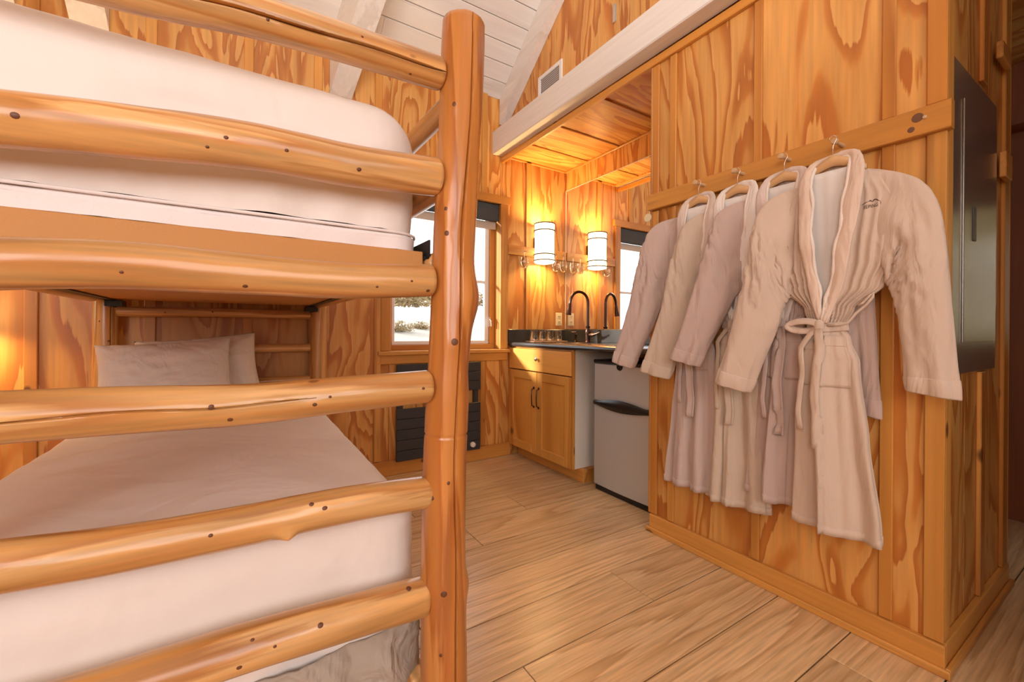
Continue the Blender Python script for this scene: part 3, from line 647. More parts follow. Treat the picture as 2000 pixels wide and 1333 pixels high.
# ================================================================= COUNTER NICHE
cab = thing('sink_cabinet', 'honey pine base cabinet with white side under the dark counter', 'cabinet', (1.90, 2.6, 0))
obj('carcass', MB().box(1.900, 2.45, 2.225, 2.975, .095, .896, .002), pineC, cab, loc=(2.1, 2.6, .5))
obj('face_frame', MB().box(1.880, 1.900, 2.200, 2.215, .090, .898, .001).box(1.880, 1.900, 2.215, 2.995, .890, .898).box(1.880, 1.900, 2.985, 2.997, .090, .898), pineC, cab, loc=(1.88, 2.6, .5))
obj('side_panel', MB().box(1.900, 2.45, 2.203, 2.222, .090, .898, .001), white, cab, label='white laminate side panel')
obj('toe_kick', MB().box(1.945, 2.45, 2.165, 2.975, 0, .089, .002), pine['Y'], cab, loc=(1.945, 2.5, 0))
obj('drawer_front', MB().box(1.862, 1.879, 2.206, 2.990, .722, .888, .004), wood('pine_drawer', 'Y', CAB, 2.6, 0.12, 4, fine=0.08, rough=0.35, distort=0.3), cab, loc=(1.87, 2.5, .8))
obj('drawer_knob', MB().lathe((1.862, 2.585, .815), [(.006, 0), (.006, -.010), (.014, -.015), (.015, -.020), (.010, -.025), (.001, -.026)], 16, 'X'), chrome, cab, smooth='auto', label='round metal knob')
for i, (a, b_) in enumerate(((2.206, 2.594), (2.600, 2.990))):
    mb = MB(); w = .062
    mb.box(1.862, 1.879, a, a+w, .096, .714, .002).box(1.862, 1.879, b_-w, b_, .096, .714, .002).box(1.862, 1.879, a+w, b_-w, .096, .096+w, .002).box(1.862, 1.879, a+w, b_-w, .714-w, .714, .002)
    dr = obj('door', mb, pineC, cab, loc=(1.87, a, .4))
    obj('door_panel', MB().box(1.872, 1.877, a+w-.004, b_-w+.004, .096+w-.004, .714-w+.004), pineC, dr, loc=(1.875, a+.1, .3))
    yy = a+w/2+.005 if i == 1 else b_-w/2+.0
    yy = b_-.026 if i == 0 else a+.030
    hb = MB().tube([(1.862, yy, .595), (1.842, yy, .585), (1.838, yy, .525), (1.842, yy, .465), (1.862, yy, .455)], .0045, 8)
    for z in (.597, .453): hb.lathe((1.861, yy, z), [(.009, 0), (.009, -.004), (.004, -.006)], 10, 'X')
    obj('door_handle', hb, bronze, dr, smooth='auto', label='dark bronze curved pull')
ct = thing('countertop', 'dark speckled countertop with rounded front edge and backsplash', 'countertop', (2.1, 2.3, .9))
prof = [(1.90, .900), (1.868, .900), (1.856, .905), (1.850, .918), (1.856, .931), (1.868, .936), (2.448, .936), (2.448, .900)]
mb = MB(); k = len(prof); v = [(x, y, z) for y in (1.495, 2.998) for x, z in prof]
mb.add(v, [(j, (j+1) % k, k+(j+1) % k, k+j) for j in range(k)]+[tuple(range(k)), tuple(range(2*k-1, k-1, -1))]); obj('worktop', mb, granite, ct, smooth='auto')
obj('backsplash', MB().box(2.442, 2.460, 1.495, 2.998, .936, 1.042, .003).box(1.850, 2.442, 2.982, 2.999, .936, 1.040, .003), granite, ct)
sk = thing('sink', 'small oval dark sink set into the counter by the window wall', 'sink', (2.14, 2.62, .936))
def ell(cx, cy, z, a, b_, n=40): return [(cx+a*math.cos(2*PI*i/n), cy+b_*math.sin(2*PI*i/n), z) for i in range(n)]
obj('rim', MB().grid([ell(2.14, 2.62, .937, .165, .20), ell(2.14, 2.62, .941, .158, .193), ell(2.14, 2.62, .939, .150, .185)], True), bronze, sk, smooth=True)
obj('bowl', MB().grid([ell(2.14, 2.62, .9395, .151, .186), ell(2.14, 2.62, .9375, .12, .15), ell(2.14, 2.62, .937, .02, .02)], True), black, sk, smooth=True)
# faucet
fx, fy = 2.36, 2.585
fa = thing('kitchen_faucet', 'oil-rubbed bronze gooseneck faucet with side lever on the dark counter', 'faucet', (fx, fy, .936))
obj('base', MB().lathe((fx, fy, .936), [(.026, 0), (.026, .006), (.020, .012), (.0185, .04), (.022, .06), (.0235, .085), (.019, .105), (.014, .118), (.019, .124), (.019, .131), (.013, .135)], 20), bronze, fa, smooth='auto')
arc = [(fx, fy, 1.06), (fx, fy, 1.20), (fx, fy, 1.26)]
dx, dy = -.155/2, .035/2
for i in range(1, 12):
    a = PI*i/12; arc.append((fx+dx*(1-math.cos(a)), fy+dy*(1-math.cos(a)), 1.26+.085*math.sin(a)))
arc += [(fx+2*dx*1.02, fy+2*dy*1.02, 1.245)]
obj('spout', MB().tube(arc, .0115, 12), bronze, fa, smooth='auto')
hx, hy = fx+2*dx*1.03, fy+2*dy*1.03
obj('spray_head', MB().tube([(hx+.002, hy, 1.25), (hx, hy, 1.24), (hx-.006, hy, 1.20), (hx-.013, hy, 1.165), (hx-.014, hy, 1.16)], [.012, .014, .018, .022, .024], 16), bronze, fa, smooth='auto')
obj('lever', MB().tube([(fx, fy, 1.0), (fx+.01, fy-.03, 1.0), (fx+.012, fy-.05, .998), (fx+.015, fy-.085, 1.008), (fx+.018, fy-.12, 1.022)], [.016, .016, .014, .008, .006], 12), bronze, fa, smooth='auto')
sd = thing('soap_dispenser', 'small bronze soap pump standing between tumblers and faucet', 'soap dispenser', (2.33, 2.70, .936))
obj('pump_base', MB().lathe((2.33, 2.70, .936), [(.016, 0), (.016, .008), (.009, .014), (.008, .05), (.012, .056), (.012, .066), (.005, .07)], 14), bronze, sd, smooth='auto')
obj('nozzle', MB().tube([(2.33, 2.70, 1.0), (2.33, 2.70, 1.02), (2.29, 2.705, 1.018)], .005, 8), bronze, sd, smooth='auto')
tr = obj('serving_tray', MB().box(1.98, 2.33, 2.80, 2.93, .937, .944, .003), plain('tan_tray', (.42, .24, .13), .5), None, loc=(2.15, 2.86, .937)); tag(tr, 'thin tan tray under the four upturned tumblers', 'tray')
names = ('leftmost upturned tumbler on the tray, nearest the window', 'second upturned tumbler from the window on the tray', 'third upturned tumbler from the window on the tray', 'rightmost upturned tumbler on the tray, nearest the faucet')
for i, x in enumerate((2.025, 2.11, 2.19, 2.275)):
    g = MB().lathe((x, 2.865, .9445), [(.034, 0), (.036, .002), (.029, .082), (.026, .086), (.001, .086)], 24, cap=False)
    g.lathe((x, 2.865, .9445), [(.0315, 0.0), (.0265, .076), (.001, .076)], 24, cap=False)
    o = obj('tumbler', g, glassm, None, smooth='auto', loc=(x, 2.865, .9445)); tag(o, names[i], 'glass', 'tumblers on the tray')
# stemware hanging from the short rail
def stem(x, z, label):
    g = MB().lathe((x, 2.952, z), [(.001, -.105), (.018, -.10), (.030, -.075), (.033, -.045), (.027, -.012)], 20, cap=False)
    g.lathe((x, 2.952, z), [(.001, -.05), (.0035, -.045), (.0035, .03), (.026, .036), (.027, .038)], 16, cap=False)
    g.tube([(x, 2.978, z+.045), (x, 2.952, z+.045), (x, 2.945, z+.052)], .004, 6)
    o = obj('hanging_glass', g, glassm, None, smooth='auto', loc=(x, 2.952, z)); tag(o, label, 'glass', 'glasses hung from the short rail board')
stem(1.985, 1.655, 'clear hanging glass left of the wall lamp'); stem(2.315, 1.655, 'clear hanging glass just right of the wall lamp'); stem(2.40, 1.655, 'clear hanging glass in the corner against the mirror')
# outlet
ou = thing('wall_outlet', 'ivory double wall outlet above the dark backsplash', 'outlet', (2.39, 3.0, 1.13))
obj('cover_plate', MB().box(2.352, 2.425, 2.994, 3.0, 1.075, 1.190, .003), ivory, ou)
for z in (1.108, 1.157):
    s_ = obj('socket', MB().box(2.372, 2.405, 2.991, 2.995, z-.015, z+.015, .003), ivory, ou)
    obj('slot', MB().box(2.380, 2.383, 2.9903, 2.992, z-.006, z+.007).box(2.393, 2.396, 2.9903, 2.992, z-.006, z+.007), black, s_)
# mirror
mi = obj('wall_mirror', MB().box(2.458, 2.4655, 1.50, 2.990, 1.046, 2.292), mirrorm, None, loc=(2.46, 2.2, 1.6)); me2 = MB().box(2.4555, 2.458, 2.9885, 2.9925, 1.046, 2.292).box(2.4555, 2.458, 1.5, 2.9885, 2.288, 2.292)
obj('mirror_edge', me2, plain('mirror_edge_pale', (.80, .70, .55), .3), mi, label='pale polished mirror edge')
tag(mi, 'frameless mirror behind the faucet reflecting lamp and window', 'mirror')
# sconce
def sconce(cx, cz, yw, label, power):
    t = thing('wall_sconce', label, 'lamp', (cx, yw, cz)); y = yw-.095; h = .325; z0, z1 = cz-h/2, cz+h/2
    obj('back_plate', MB().box(cx-.05, cx+.05, yw-.03, yw, cz-.06, cz+.06, .003), bandm, t)
    obj('lamp_shade', MB().lathe((cx, y, z0), [(.060, -.004), (.082, 0), (.088, .012), (.084, .05), (.082, h/2), (.084, h-.04), (.085, h)], 40, cap=False), shadem, t, smooth=True, label='glowing frosted shade')
    for lo_z in ((z0+.012, z0+.062), (z1-.062, z1-.004)):
        bb = MB()
        for zz in lo_z: bb.lathe((cx, y, zz), [(.086, 0), (.0915, .0005), (.0915, .0085), (.086, .009)], 40, cap=False)
        for k in range(6):
            a = 2*PI*(k+.35)/6; bb.tube([(cx+.088*math.cos(a), y+.088*math.sin(a), lo_z[0]+.002), (cx+.088*math.cos(a), y+.088*math.sin(a), lo_z[1]+.002)], .002, 6)
        obj('band', bb, bandm, t, label='thin bronze band frame')
    for zz in (z0+.02, z1-.02):
        obj('lamp_opening', MB().lathe((cx, y, zz), [(.001, 0), (.072, 0), (.072, .003), (.001, .003)], 28), glowm, t, label='bright open end of the shade')
sconce(2.155, 1.768, YW, 'glowing cylindrical sconce with bronze bands on the wall beside the mirror', 5.0)
sconce(-1.10, 1.185, YW, 'glowing cylindrical sconce left of the bunk, out of view', 4.0)

# fridge
fr = thing('mini_fridge', 'silver two-door mini fridge with black top and black curved handle', 'refrigerator', (2.2, 1.82, 0))
FY0, FY1 = 1.58, 2.065
obj('body', MB().box(1.985, 2.43, FY0, FY1, .02, .835, .006), blackmetal, fr)
obj('top_cap', MB().box(1.935, 2.43, FY0-.002, FY1+.002, .822, .845, .006), black, fr, label='black top cap')
def fdoor(z0, z1):
    rows_ = []; n = 20
    for (dz, dx) in ((z0, .004), (z0+.004, 0), (z1-.004, 0), (z1, .004)):
        rows_.append([(1.948-.010*(1-((i/n)*2-1)**2)+dx, lerp(FY0, FY1, i/n), dz) for i in range(n+1)])
    mb = MB().grid(rows_); mb.grid([[(1.984, y, z) for (x, y, z) in r] for r in rows_])
    a, b_ = rows_[0], rows_[-1]
    mb.grid([a, [(1.984, y, z) for (x, y, z) in a]]); mb.grid([b_, [(1.984, y, z) for (x, y, z) in b_]])
    for j in (0, n): mb.grid([[r[j] for r in rows_], [(1.984, r[j][1], r[j][2]) for r in rows_]])
    return mb
obj('freezer_door', fdoor(.580, .820), steel, fr, smooth='auto', label='silver freezer door')
obj('fridge_door', fdoor(.035, .553), steel, fr, smooth='auto', label='silver fridge door')
rows_ = []; n = 30
for q in range(9):
    w = q/8
    rows_.append([(1.934-.010*(1-(t*2-1)**2)-.012*math.sin(w*PI)*math.sin(max(.02, t)*PI)**.5, lerp(FY0+.002, FY1-.002, t), lerp(.556-.022*math.sin(t*PI)**1.3, .578+.030*math.sin(t*PI)**1.3, w)) for t in (i/n for i in range(n+1))])
obj('door_handle', MB().grid(rows_).box(1.95, 1.985, FY0, FY1, .554, .579), black, fr, smooth='auto', label='black leaf-shaped handle band')
obj('badge', MB().lathe((1.936, 1.838, .812), [(.001, -.002), (.022, -.002), (.024, .002)], 20, 'X'), black, fr, label='half-round black latch tab')
obj('base_grille', MB().box(1.95, 2.40, FY0+.01, FY1-.01, .0, .033, .003), black, fr)

# heater
ht = thing('panel_heater', 'dark grey slatted wall heater under the window sill', 'heater', (1.24, 2.96, .1))
hs = [(.712, .784), (.639, .710), (.567, .637)]+[(.10+.0742*i, .10+.0742*(i+1)-.002) for i in range(5)]
for z0, z1 in hs: obj('slat', MB().box(.91, 1.573, 2.945, 2.963, z0, z1, .003), heaterm, ht, loc=(1.24, 2.95, z0))
for x in (.94, 1.545): obj('upright', MB().box(x-.018, x+.018, 2.963, 2.998, .11, .775, .002), heaterm, ht, loc=(x, 2.96, .4))
obj('heater_dial', MB().lathe((1.505, 2.945, .145), [(.020, 0), (.019, -.018), (.016, -.02), (.001, -.02)], 20, 'Y'), white, ht, smooth='auto', label='round white dial')

# vent in the loft wall
vt = thing('air_vent', 'white framed air vent above the white beam', 'vent', (1.83, 2.4, 2.8))
mb = MB(); Y0, Y1, Z0, Z1 = 2.27, 2.545, 2.70, 2.885; w = .028
mb.box(1.818, 1.830, Y0, Y0+w, Z0, Z1, .002).box(1.818, 1.830, Y1-w, Y1, Z0, Z1, .002).box(1.818, 1.830, Y0+w, Y1-w, Z0, Z0+w, .002).box(1.818, 1.830, Y0+w, Y1-w, Z1-w, Z1, .002)
obj('vent_frame', mb, ventw, vt); obj('vent_back', MB().box(1.8272, 1.8296, Y0+.01, Y1-.01, Z0+.01, Z1-.01), ventd, vt, label='grey backing behind the louvres')
for i in range(9):
    z = Z0+w+.007+i*.0145; mbl = MB(); v = [(1.821, Y0+w, z), (1.821, Y1-w, z), (1.8265, Y1-w, z+.011), (1.8265, Y0+w, z+.011)]
    v += [(x, y, q+.0015) for x, y, q in v]; mbl.add(v, [(0, 1, 2, 3), (7, 6, 5, 4), (0, 4, 5, 1), (1, 5, 6, 2), (2, 6, 7, 3), (3, 7, 4, 0)]); obj('louvre', mbl, ventd, vt)

# steel electrical panel on the end wall
ep = thing('breaker_panel', 'tall flush brushed-steel breaker panel around the corner from the robes', 'electrical panel', (2.18, .4, 1.4))
obj('frame_plate', MB().box(1.872, 2.45, .391, .3985, .897, 1.905, .002), panelm, ep)
obj('panel_door', MB().box(1.985, 2.425, .386, .3905, 1.0, 1.80, .0015), panelm, ep)
obj('latch', MB().box(2.088, 2.118, .382, .3865, 1.345, 1.46, .002), plain('latch_grey', (.16, .15, .13), .4, .6), ep, label='recessed dark latch')
obj('reveal_gap', MB().box(1.9815, 1.9845, .3895, .3915, 1.0, 1.80), black, ep)

# ================================================================= PEG RAIL, HANGERS, ROBES
pr_ = thing('peg_rail', 'pine peg rail running along the partition with turned pegs', 'peg rail', (XR, .93, 1.69))
mb = MB(); v = [(x, y, z) for y, za, zb in ((.372, 1.643, 1.729), (1.492, 1.655, 1.735)) for (x, z) in ((1.768, za+.003), (1.772, za), (1.80, za), (1.80, zb), (1.772, zb), (1.768, zb-.003))]
k = 6; mb.add(v, [(j, (j+1) % k, k+(j+1) % k, k+j) for j in range(k)]+[tuple(range(k)), tuple(range(2*k-1, k-1, -1))])
obj('rail_board', mb, pine['Y'], pr_, loc=(1.78, .93, 1.69))
obj('knot', MB().lathe((1.7683, .447, 1.700), [(.001, -.0012), (.013, -.001), (.017, .001)], 16, 'X'), plain('dark_knot', (.16, .07, .035), .5), pr_, label='large dark knot')
obj('knot', MB().lathe((1.7683, .462, 1.668), [(.001, -.0012), (.008, -.001), (.011, .001)], 16, 'X'), bpy.data.materials['dark_knot'], pr_)
pegm = plain('turned_peg', (.62, .42, .24), .4)
PEGS = [(.641, 1.683), (.812, 1.691), (.992, 1.693), (1.170, 1.696)]
for y, z in PEGS:
    obj('peg', MB().lathe((1.768, y, z), [(.0075, 0), (.0065, -.02), (.005, -.045), (.006, -.055), (.0105, -.060), (.0115, -.068), (.009, -.074), (.001, -.0755)], 16, 'X'), pegm, pr_, smooth='auto')
for k_, (y, z) in enumerate(((.43, 1.695),)): obj('plug', MB().lathe((1.768, y, z), [(.006, 0), (.005, -.004), (.001, -.005)], 12, 'X'), pegm, pr_)

def robemat(name, col): return plain(name, col, .9, bump=.15, bscale=700, var=.05, sheen=.15, crumple=.012)
beige = robemat('beige_robe_cloth', (.62, .485, .385)); mauve = robemat('mauve_robe_cloth', (.52, .395, .345))
beige2 = robemat('sand_robe_cloth', (.57, .455, .355)); mauve2 = robemat('pale_mauve_robe_cloth', (.54, .42, .37))
plush = plain('cream_plush_lining', (.80, .71, .63), .95, bump=.8, bscale=260)
lining = plain('grey_white_lining', (.78, .75, .72), .95, bump=.3, bscale=400)

def make_robe(pi, mat, lapmat, seed, P, label, full):
    py, pz = PEGS[pi]; ox = P.get('ox', 1.700)
    bl, br = P.get('bl', .56), P.get('br', .03)
    dep = P.get('dep', 1.0)
    def Wd(x, y, z):
        bend = bl*max(0, -x-.11)+br*x
        if x > 0: y *= P.get('rdep', .75)
        return Vector((ox-.012-y*dep-bend, py-x, pz+z))
    t = thing('bath_robe', label, 'robe', Wd(0, 0, -.635), 'bath robes hanging on the peg rail')
    rs = random.Random(seed)
    wz = P.get('waist', -.635); hem = P.get('hem', -1.32)
    WAx = P.get('wx', -.015); BX_ = P.get('bx', 0)
    aL = P.get('aL', 1.0)
    def halfw(z, s):       # s=+1 right, -1 left
        if s > 0: tb = [(hem, .135), (hem*.75, .115), (wz-.12, .094), (wz-.04, .070), (wz, .052), (wz+.06, .075), (-.50, .148), (-.42, .175), (-.2, .185), (-.10, .145)]
        else: tb = [(hem, .118), (hem*.75, .100), (wz-.12, .082), (wz-.04, .062), (wz, .048), (wz+.06, .066), (-.50, .130), (-.42, .155), (-.2, .170), (-.10, .135)]
        return interp(tb, z)*aL
    def shoulder(x): return -.084-.56*abs(x)**1.05
    def openw(z): return interp([(-.62, -.004), (-.55, .010), (-.40, .032), (-.25, .046), (-.10, .052)], z)
    NC, NR = 200, 110
    def body(s, tt, off=0.0, clampopen=True):
        """s 0..1 round from right front edge to left front edge, tt 0 top .. 1 hem"""
        zt_ref = -.10
        zc = lerp(zt_ref, hem, tt)
        o = openw(zc) if zc > wz else lerp(-.004, -.03, min(1, (wz-zc)/.3))
        a_ = halfw(zc, 1); ph0 = math.asin(max(-.9, min(.9, o/a_)))
        ph = ph0+(2*PI-2*ph0)*s
        sx = math.sin(ph); a = halfw(zc, 1 if sx > 0 else -1)
        b0 = interp([(hem, .050), (wz-.10, .040), (wz, .026), (wz+.10, .036), (-.35, .046), (-.15, .036), (-.10, .018)], zc)
        # drape folds
        up = zc > wz
        k = P.get('folds', 15)
        if up:
            A = interp([(wz, .007), (wz+.08, .0105), (-.35, .010), (-.22, .006), (-.12, .001)], zc)
            fo = math.sin(ph*k+1.5*fbm(ph*.8, seed, 0)+.6*math.sin(zc*9))
            fo = (1-abs(fo))**1.2*2-1
            fo = -fo if False else fo
        else:
            A = interp([(hem, .028), (hem*.8, .025), (wz-.2, .016), (wz-.06, .006), (wz, .006)], zc)
            fo = math.sin(ph*P.get('skf', 6)+seed+1.3*fbm(ph*.7, zc*1.2, seed))+.45*math.sin(ph*11+seed*2)
        d = A*fo
        x = a*sx*(1+d*2.2)
        # shoulders: squash the top rows on to the sloping shoulder line
        ztop = shoulder(min(abs(x), .25)) if tt < .5 else zt_ref
        kz = min(1, max(0, (zc-zt_ref)/(-.40-zt_ref)))
        z = zc+(shoulder(abs(x))-zt_ref)*(1-kz)**1.6
        y = math.cos(ph)*(b0+d+off)
        if ph > PI*.5 and ph < PI*1.5: y = math.cos(ph)*(b0*.8+d*.5+off)
        x += WAx*interp([(hem, -.6), (wz-.2, .8), (wz, 1), (-.45, .5), (-.1, 0)], zc)
        x += off*sx+BX_*min(1, max(0, (zc+.2)/(hem+.2)))
        z += .006*fbm(ph*2, seed, 1)*(1 if tt > .95 else 0)
        return x, y, z
    rows_ = []
    for j in range(NR+1):
        rows_.append([Wd(*body(i/NC, j/NR)) for i in range(NC+1)])
    bo = obj('robe_body', MB().grid(rows_), mat, t, smooth=True, solid=.003, fix=False)
    # hem band
    hb = [[Wd(*body(i/NC, 1-q*.024, .0022)) for i in range(NC+1)] for q in (0.02, .5, 1)]
    obj('hem_band', MB().grid(hb), mat, t, smooth=True, solid=.002, fix=False)
    # sleeves
    def sleeve(path, side, nm):
        """path rows: outer x, outer z, inner x, inner z, half depth, outward offset"""
        n, m_ = 48, 70
        def ring(q, grow=0.0):
            ox_, oz_, ix_, iz_, hd, yo = [interp_lin(path, q, c) for c in range(6)]
            mx_, mz_ = (ox_+ix_)/2, (oz_+iz_)/2; vx, vz = (ox_-ix_)/2, (oz_-iz_)/2
            Lv = math.hypot(vx, vz); row = []
            for i in range(n):
                a = 2*PI*i/n; ca, sa = math.cos(a), math.sin(a)
                lw = .010*fbm(ca*1.6+seed, q*2.2, sa*1.6)*min(1, q*3)+.007*math.sin(a*4+seed+q*2.5+1.5*fbm(q*2, seed, 0))*max(0, q-.35)
                cren = .019*math.exp(-((q-.58)/.14)**2)*(1-abs(fbm(ca*1.3+seed*2, q*15-ca*2.2*side, sa))*2.2)*(.6-.4*ca*side)
                arm = .020*math.exp(-((q-.38)/.12)**2)*(1-abs(fbm(ca*2.5+seed, q*9+ca*3, 5.0))*2.4)*max(0, .3-ca)
                cf = .006*math.exp(-((q-.95)/.06)**2)*math.sin(a*6+seed)
                d = lw+cren+arm+cf+grow
                k = (Lv+d*.6)/Lv; row.append(Wd(mx_+vx*ca*k, yo+sa*(hd+d), mz_+vz*ca*k))
            return row
        so = obj('sleeve', MB().grid([ring(j/m_) for j in range(m_+1)], True), mat, t, smooth=True, solid=.003, fix=False)
        obj('cuff', MB().grid([ring(.942, .0), ring(.946, .0035), ring(.97, .004), ring(1.0, .0035), ring(1.004, .001)], True), mat, so, smooth=True, solid=.002, fix=False)
    def interp_lin(path, q, c):
        n = len(path)-1; f = max(0, min(.99999, q))*n; i = int(f); k = f-i
        p0 = path[max(i-1, 0)][c]; p1 = path[i][c]; p2 = path[i+1][c]; p3 = path[min(i+2, n)][c]
        r = 0.5*((2*p1)+(p2-p0)*k+(2*p0-5*p1+4*p2-p3)*k*k+(3*p1-p0-3*p2+p3)*k**3)
        if q > 1: r += (path[-1][c]-path[-2][c])*(q-1)*n
        return r
    sleeve(P['right'], 1, 'r'); sleeve(P['left'], -1, 'l')
    # inner lining seen in the V
    li = [[Wd(lerp(-1, 1, i/16)*interp([(-.62, .030), (-.45, .062), (-.1, .078)], z)*1.0, .012+.004*fbm(i*.3, z*4, seed), z-.0) for i in range(17)] for z in [-.105-.53*j/24 for j in range(25)]]
    obj('lining', MB().grid(li), lining, t, smooth=True, solid=.002, fix=False, label='pale plush lining inside the neck')
    # shawl collar: flattened roll along the opening edge and round the neck
    path = []
    for j in range(24):
        z = lerp(wz+.012, -.13, j/23)
        tt = (z+.10)/(hem+.10); x, y, zz = body(0.0, tt); path.append((x, y+.008, zz, 1))
    for j in range(1, 12):
        a = PI*j/12; path.append((.066*math.cos(a)*.95, .012-.040*math.sin(a), -.078+.018*math.sin(a), 1-2*j/12))
    for j in range(24):
        z = lerp(-.13, wz+.012, j/23); tt = (z+.10)/(hem+.10); x, y, zz = body(1.0, tt); path.append((x, y+.006, zz, -1))
    # smooth the joint near the shoulders
    P3 = [Vector(p[:3]) for p in path]
    for _ in range(3): P3 = [P3[0]]+[(P3[i-1]+P3[i]*2+P3[i+1])/4 for i in range(1, len(P3)-1)]+[P3[-1]]
    outer, pile = [], []
    for i, p in enumerate(P3):
        side = path[i][3]; q = i/(len(P3)-1)
        wd = (.050 if side > 0 else .040)*P.get('lap', 1)*interp([(0, .40), (.12, .8), (.35, 1), (.5, .55), (.65, 1), (.88, .8), (1, .40)], q)
        rowo, rowp = [], []
        for k_ in range(9):
            w = k_/8
            out = w*wd; bulge = .0065*math.sin(w*PI)**.7+.005*fbm(i*.45, w*3, seed)
            sgn = 1 if side > 0 else -1
            mid = abs(side)
            wav = .003*math.sin(i*.9+seed)*(1-w)
            rowo.append(Wd(p.x+sgn*(out+wav)*mid, p.y+bulge+.002+w*.004*mid, p.z+out*(1-mid)*.9+out*.12*mid))
        outer.append(rowo)
        if True:
            pile.append(tuple(Wd(p.x+(.003*math.sin(i*.9+seed))*(1 if side > 0 else -1)*abs(side), p.y+.004, p.z)))
    co = obj('shawl_collar', MB().grid(outer), lapmat, t, smooth=True, solid=.005, fix=False, label='wide turned-back shawl collar')
    obj('collar_edge', MB().tube(pile, [.0055+.0012*math.sin(i*1.7) for i in range(len(pile))], 10), plush, co, smooth=True, label='cream plush edge')
    # belt
    NB = 60; bt = []
    for (dz, o_) in ((-.016, .004), (-.012, .008), (.012, .008), (.016, .004)):
        tt = (wz+dz-.002+.10)/(hem+.10)
        row = []
        for i in range(NB+1):
            x, y, z = body(i/NB, tt, o_); row.append(Wd(x, y, z+.006*abs(math.sin(i/NB*PI*2))))
        bt.append(row)
    be = obj('belt', MB().grid(bt, True), mat, t, smooth=True, solid=.002, fix=False)
    kx = WAx-.004; ky = .045
    def ribbon(pts, w, thick, normal=(0, 1, 0), wave=.003):
        rr = [[], [], [], []]; mb_ = MB(); rows3 = []
        for i, p in enumerate(pts):
            a = Vector(pts[max(0, i-1)]); b2 = Vector(pts[min(len(pts)-1, i+1)]); T = (b2-a).normalized(); S = T.cross(Vector(normal)).normalized(); Nn = S.cross(T)
            pv = Vector(p)+Nn*wave*math.sin(i*1.1+seed)
            rows3.append([Wd(*(pv+S*w*sx_/2+Nn*thick*sy_/2)) for sx_, sy_ in ((-1, -1), (-1.0, 1), (-.4, 1.5), (.4, 1.5), (1.0, 1), (1, -1))])
        mb_.grid(rows3, True); n_ = 6; mb_.f.append(tuple(range(n_))); mb_.f.append(tuple(range((len(rows3)-1)*n_, len(rows3)*n_))); return mb_
    kn = MB()
    for a0 in (0,):
        rows4 = []
        for j in range(9):
            la = PI*j/8; rows4.append([Wd(kx+.017*math.sin(la)*math.cos(2*PI*i/16)*(1+.15*math.sin(3*la)), ky+.013*math.sin(la)*math.sin(2*PI*i/16), wz+.002+.024*math.cos(la)) for i in range(16)])
        kn.grid(rows4, True)
    obj('belt_knot', kn, mat, be, smooth=True, fix=False)
    if full:
        lp = [(kx, ky, wz+.003)]+[(kx-.045+.045*math.cos(a), ky+.006+.006*math.sin(a*2), wz+.004+.016*math.sin(a)) for a in [2*PI*i/24 for i in range(1, 24)]]+[(kx, ky, wz+.003)]
        lp = [(kx-.052*(1-math.cos(a))/2*2*.9, ky+.004, wz+.004+.017*math.sin(a)) for a in [2*PI*i/24 for i in range(25)]]
        obj('belt_loop', ribbon(lp, .024, .003, (0, .9, .5), .0), mat, be, smooth=True, fix=False)
        lp = [(kx+.020, ky-.002, wz+.006), (kx+.05, ky-.004, wz+.008), (kx+.075, ky-.012, wz+.014), (kx+.095, ky-.016, wz+.045), (kx+.12, ky-.02, wz+.070), (kx+.137, ky-.022, wz+.095), (kx+.139, ky-.022, wz+.108), (kx+.130, ky-.022, wz+.100), (kx+.112, ky-.022, wz+.078), (kx+.100, ky-.022, wz+.070)]
        obj('belt_end', MB().tube([Wd(*p) for p in lp], .0042, 8), mat, be, smooth=True)
    tl = P.get('tails', ((-.048, .345, .017), (.004, .40, .026)))
    for (dx_, ln, w_) in tl:
        pts = []
        for i in range(22):
            q = i/21; z = wz-.006-ln*q; tt = (z+.10)/(hem+.10)
            yy = lerp(ky+.006, .078 if abs(dx_) < .02 else .066, min(1, q*2.4))+.003*math.sin(q*8+seed)
            pts.append((kx+dx_*min(1, q*5+.1)+.004*math.sin(q*9+dx_*50), yy, z))
        obj('belt_tail', ribbon(pts, w_, .004, (0, 1, .0), .0025), mat, be, smooth=True, fix=False)
    # pockets
    for (s0, s1, z0, z1) in P.get('pockets', ((.035, .155, wz-.028, wz-.20), (.865, .975, wz-.045, wz-.20))):
        pk = [[Wd(*body(lerp(s0, s1, i/14), (lerp(z0, z1, j/14)+.10)/(hem+.10), .0055-.002*(j in (0, 14)))) for i in range(15)] for j in range(15)]
        po = obj('pocket', MB().grid(pk), mat, t, smooth=True, solid=.003, fix=False)
        pb = [[Wd(*body(lerp(s0, s1, i/14), (lerp(z0, z1, q)+.10)/(hem+.10), .0085)) for i in range(15)] for q in (-.01, .08, .19, .20)]
        obj('pocket_band', MB().grid(pb), mat, po, smooth=True, solid=.002, fix=False)
    # hanger
    hn = thing('coat_hanger', P['hlabel'], 'hanger', Wd(0, 0, -.06), 'wooden hangers on the peg rail')
    def hz(x): return -.070-.25*abs(x)-3.0*x*x
    hp = MB(); rows5 = []
    for i in range(25):
        x = lerp(-.095, .095, i/24); z = hz(x); th = .019*(1-.5*abs(x)/.095)
        rows5.append([Wd(x, yy, z+zz) for yy, zz in ((-.006, -th), (.006, -th), (.008, 0), (.006, th), (-.006, th), (-.008, 0))])
    hp.grid(rows5, True); hp.f.append(tuple(range(6))); hp.f.append(tuple(range(24*6, 25*6)))
    ho = obj('hanger_arms', hp, hangerm, hn, smooth=True)
    Wd2 = lambda x, y, z: Wd(x, y, z)
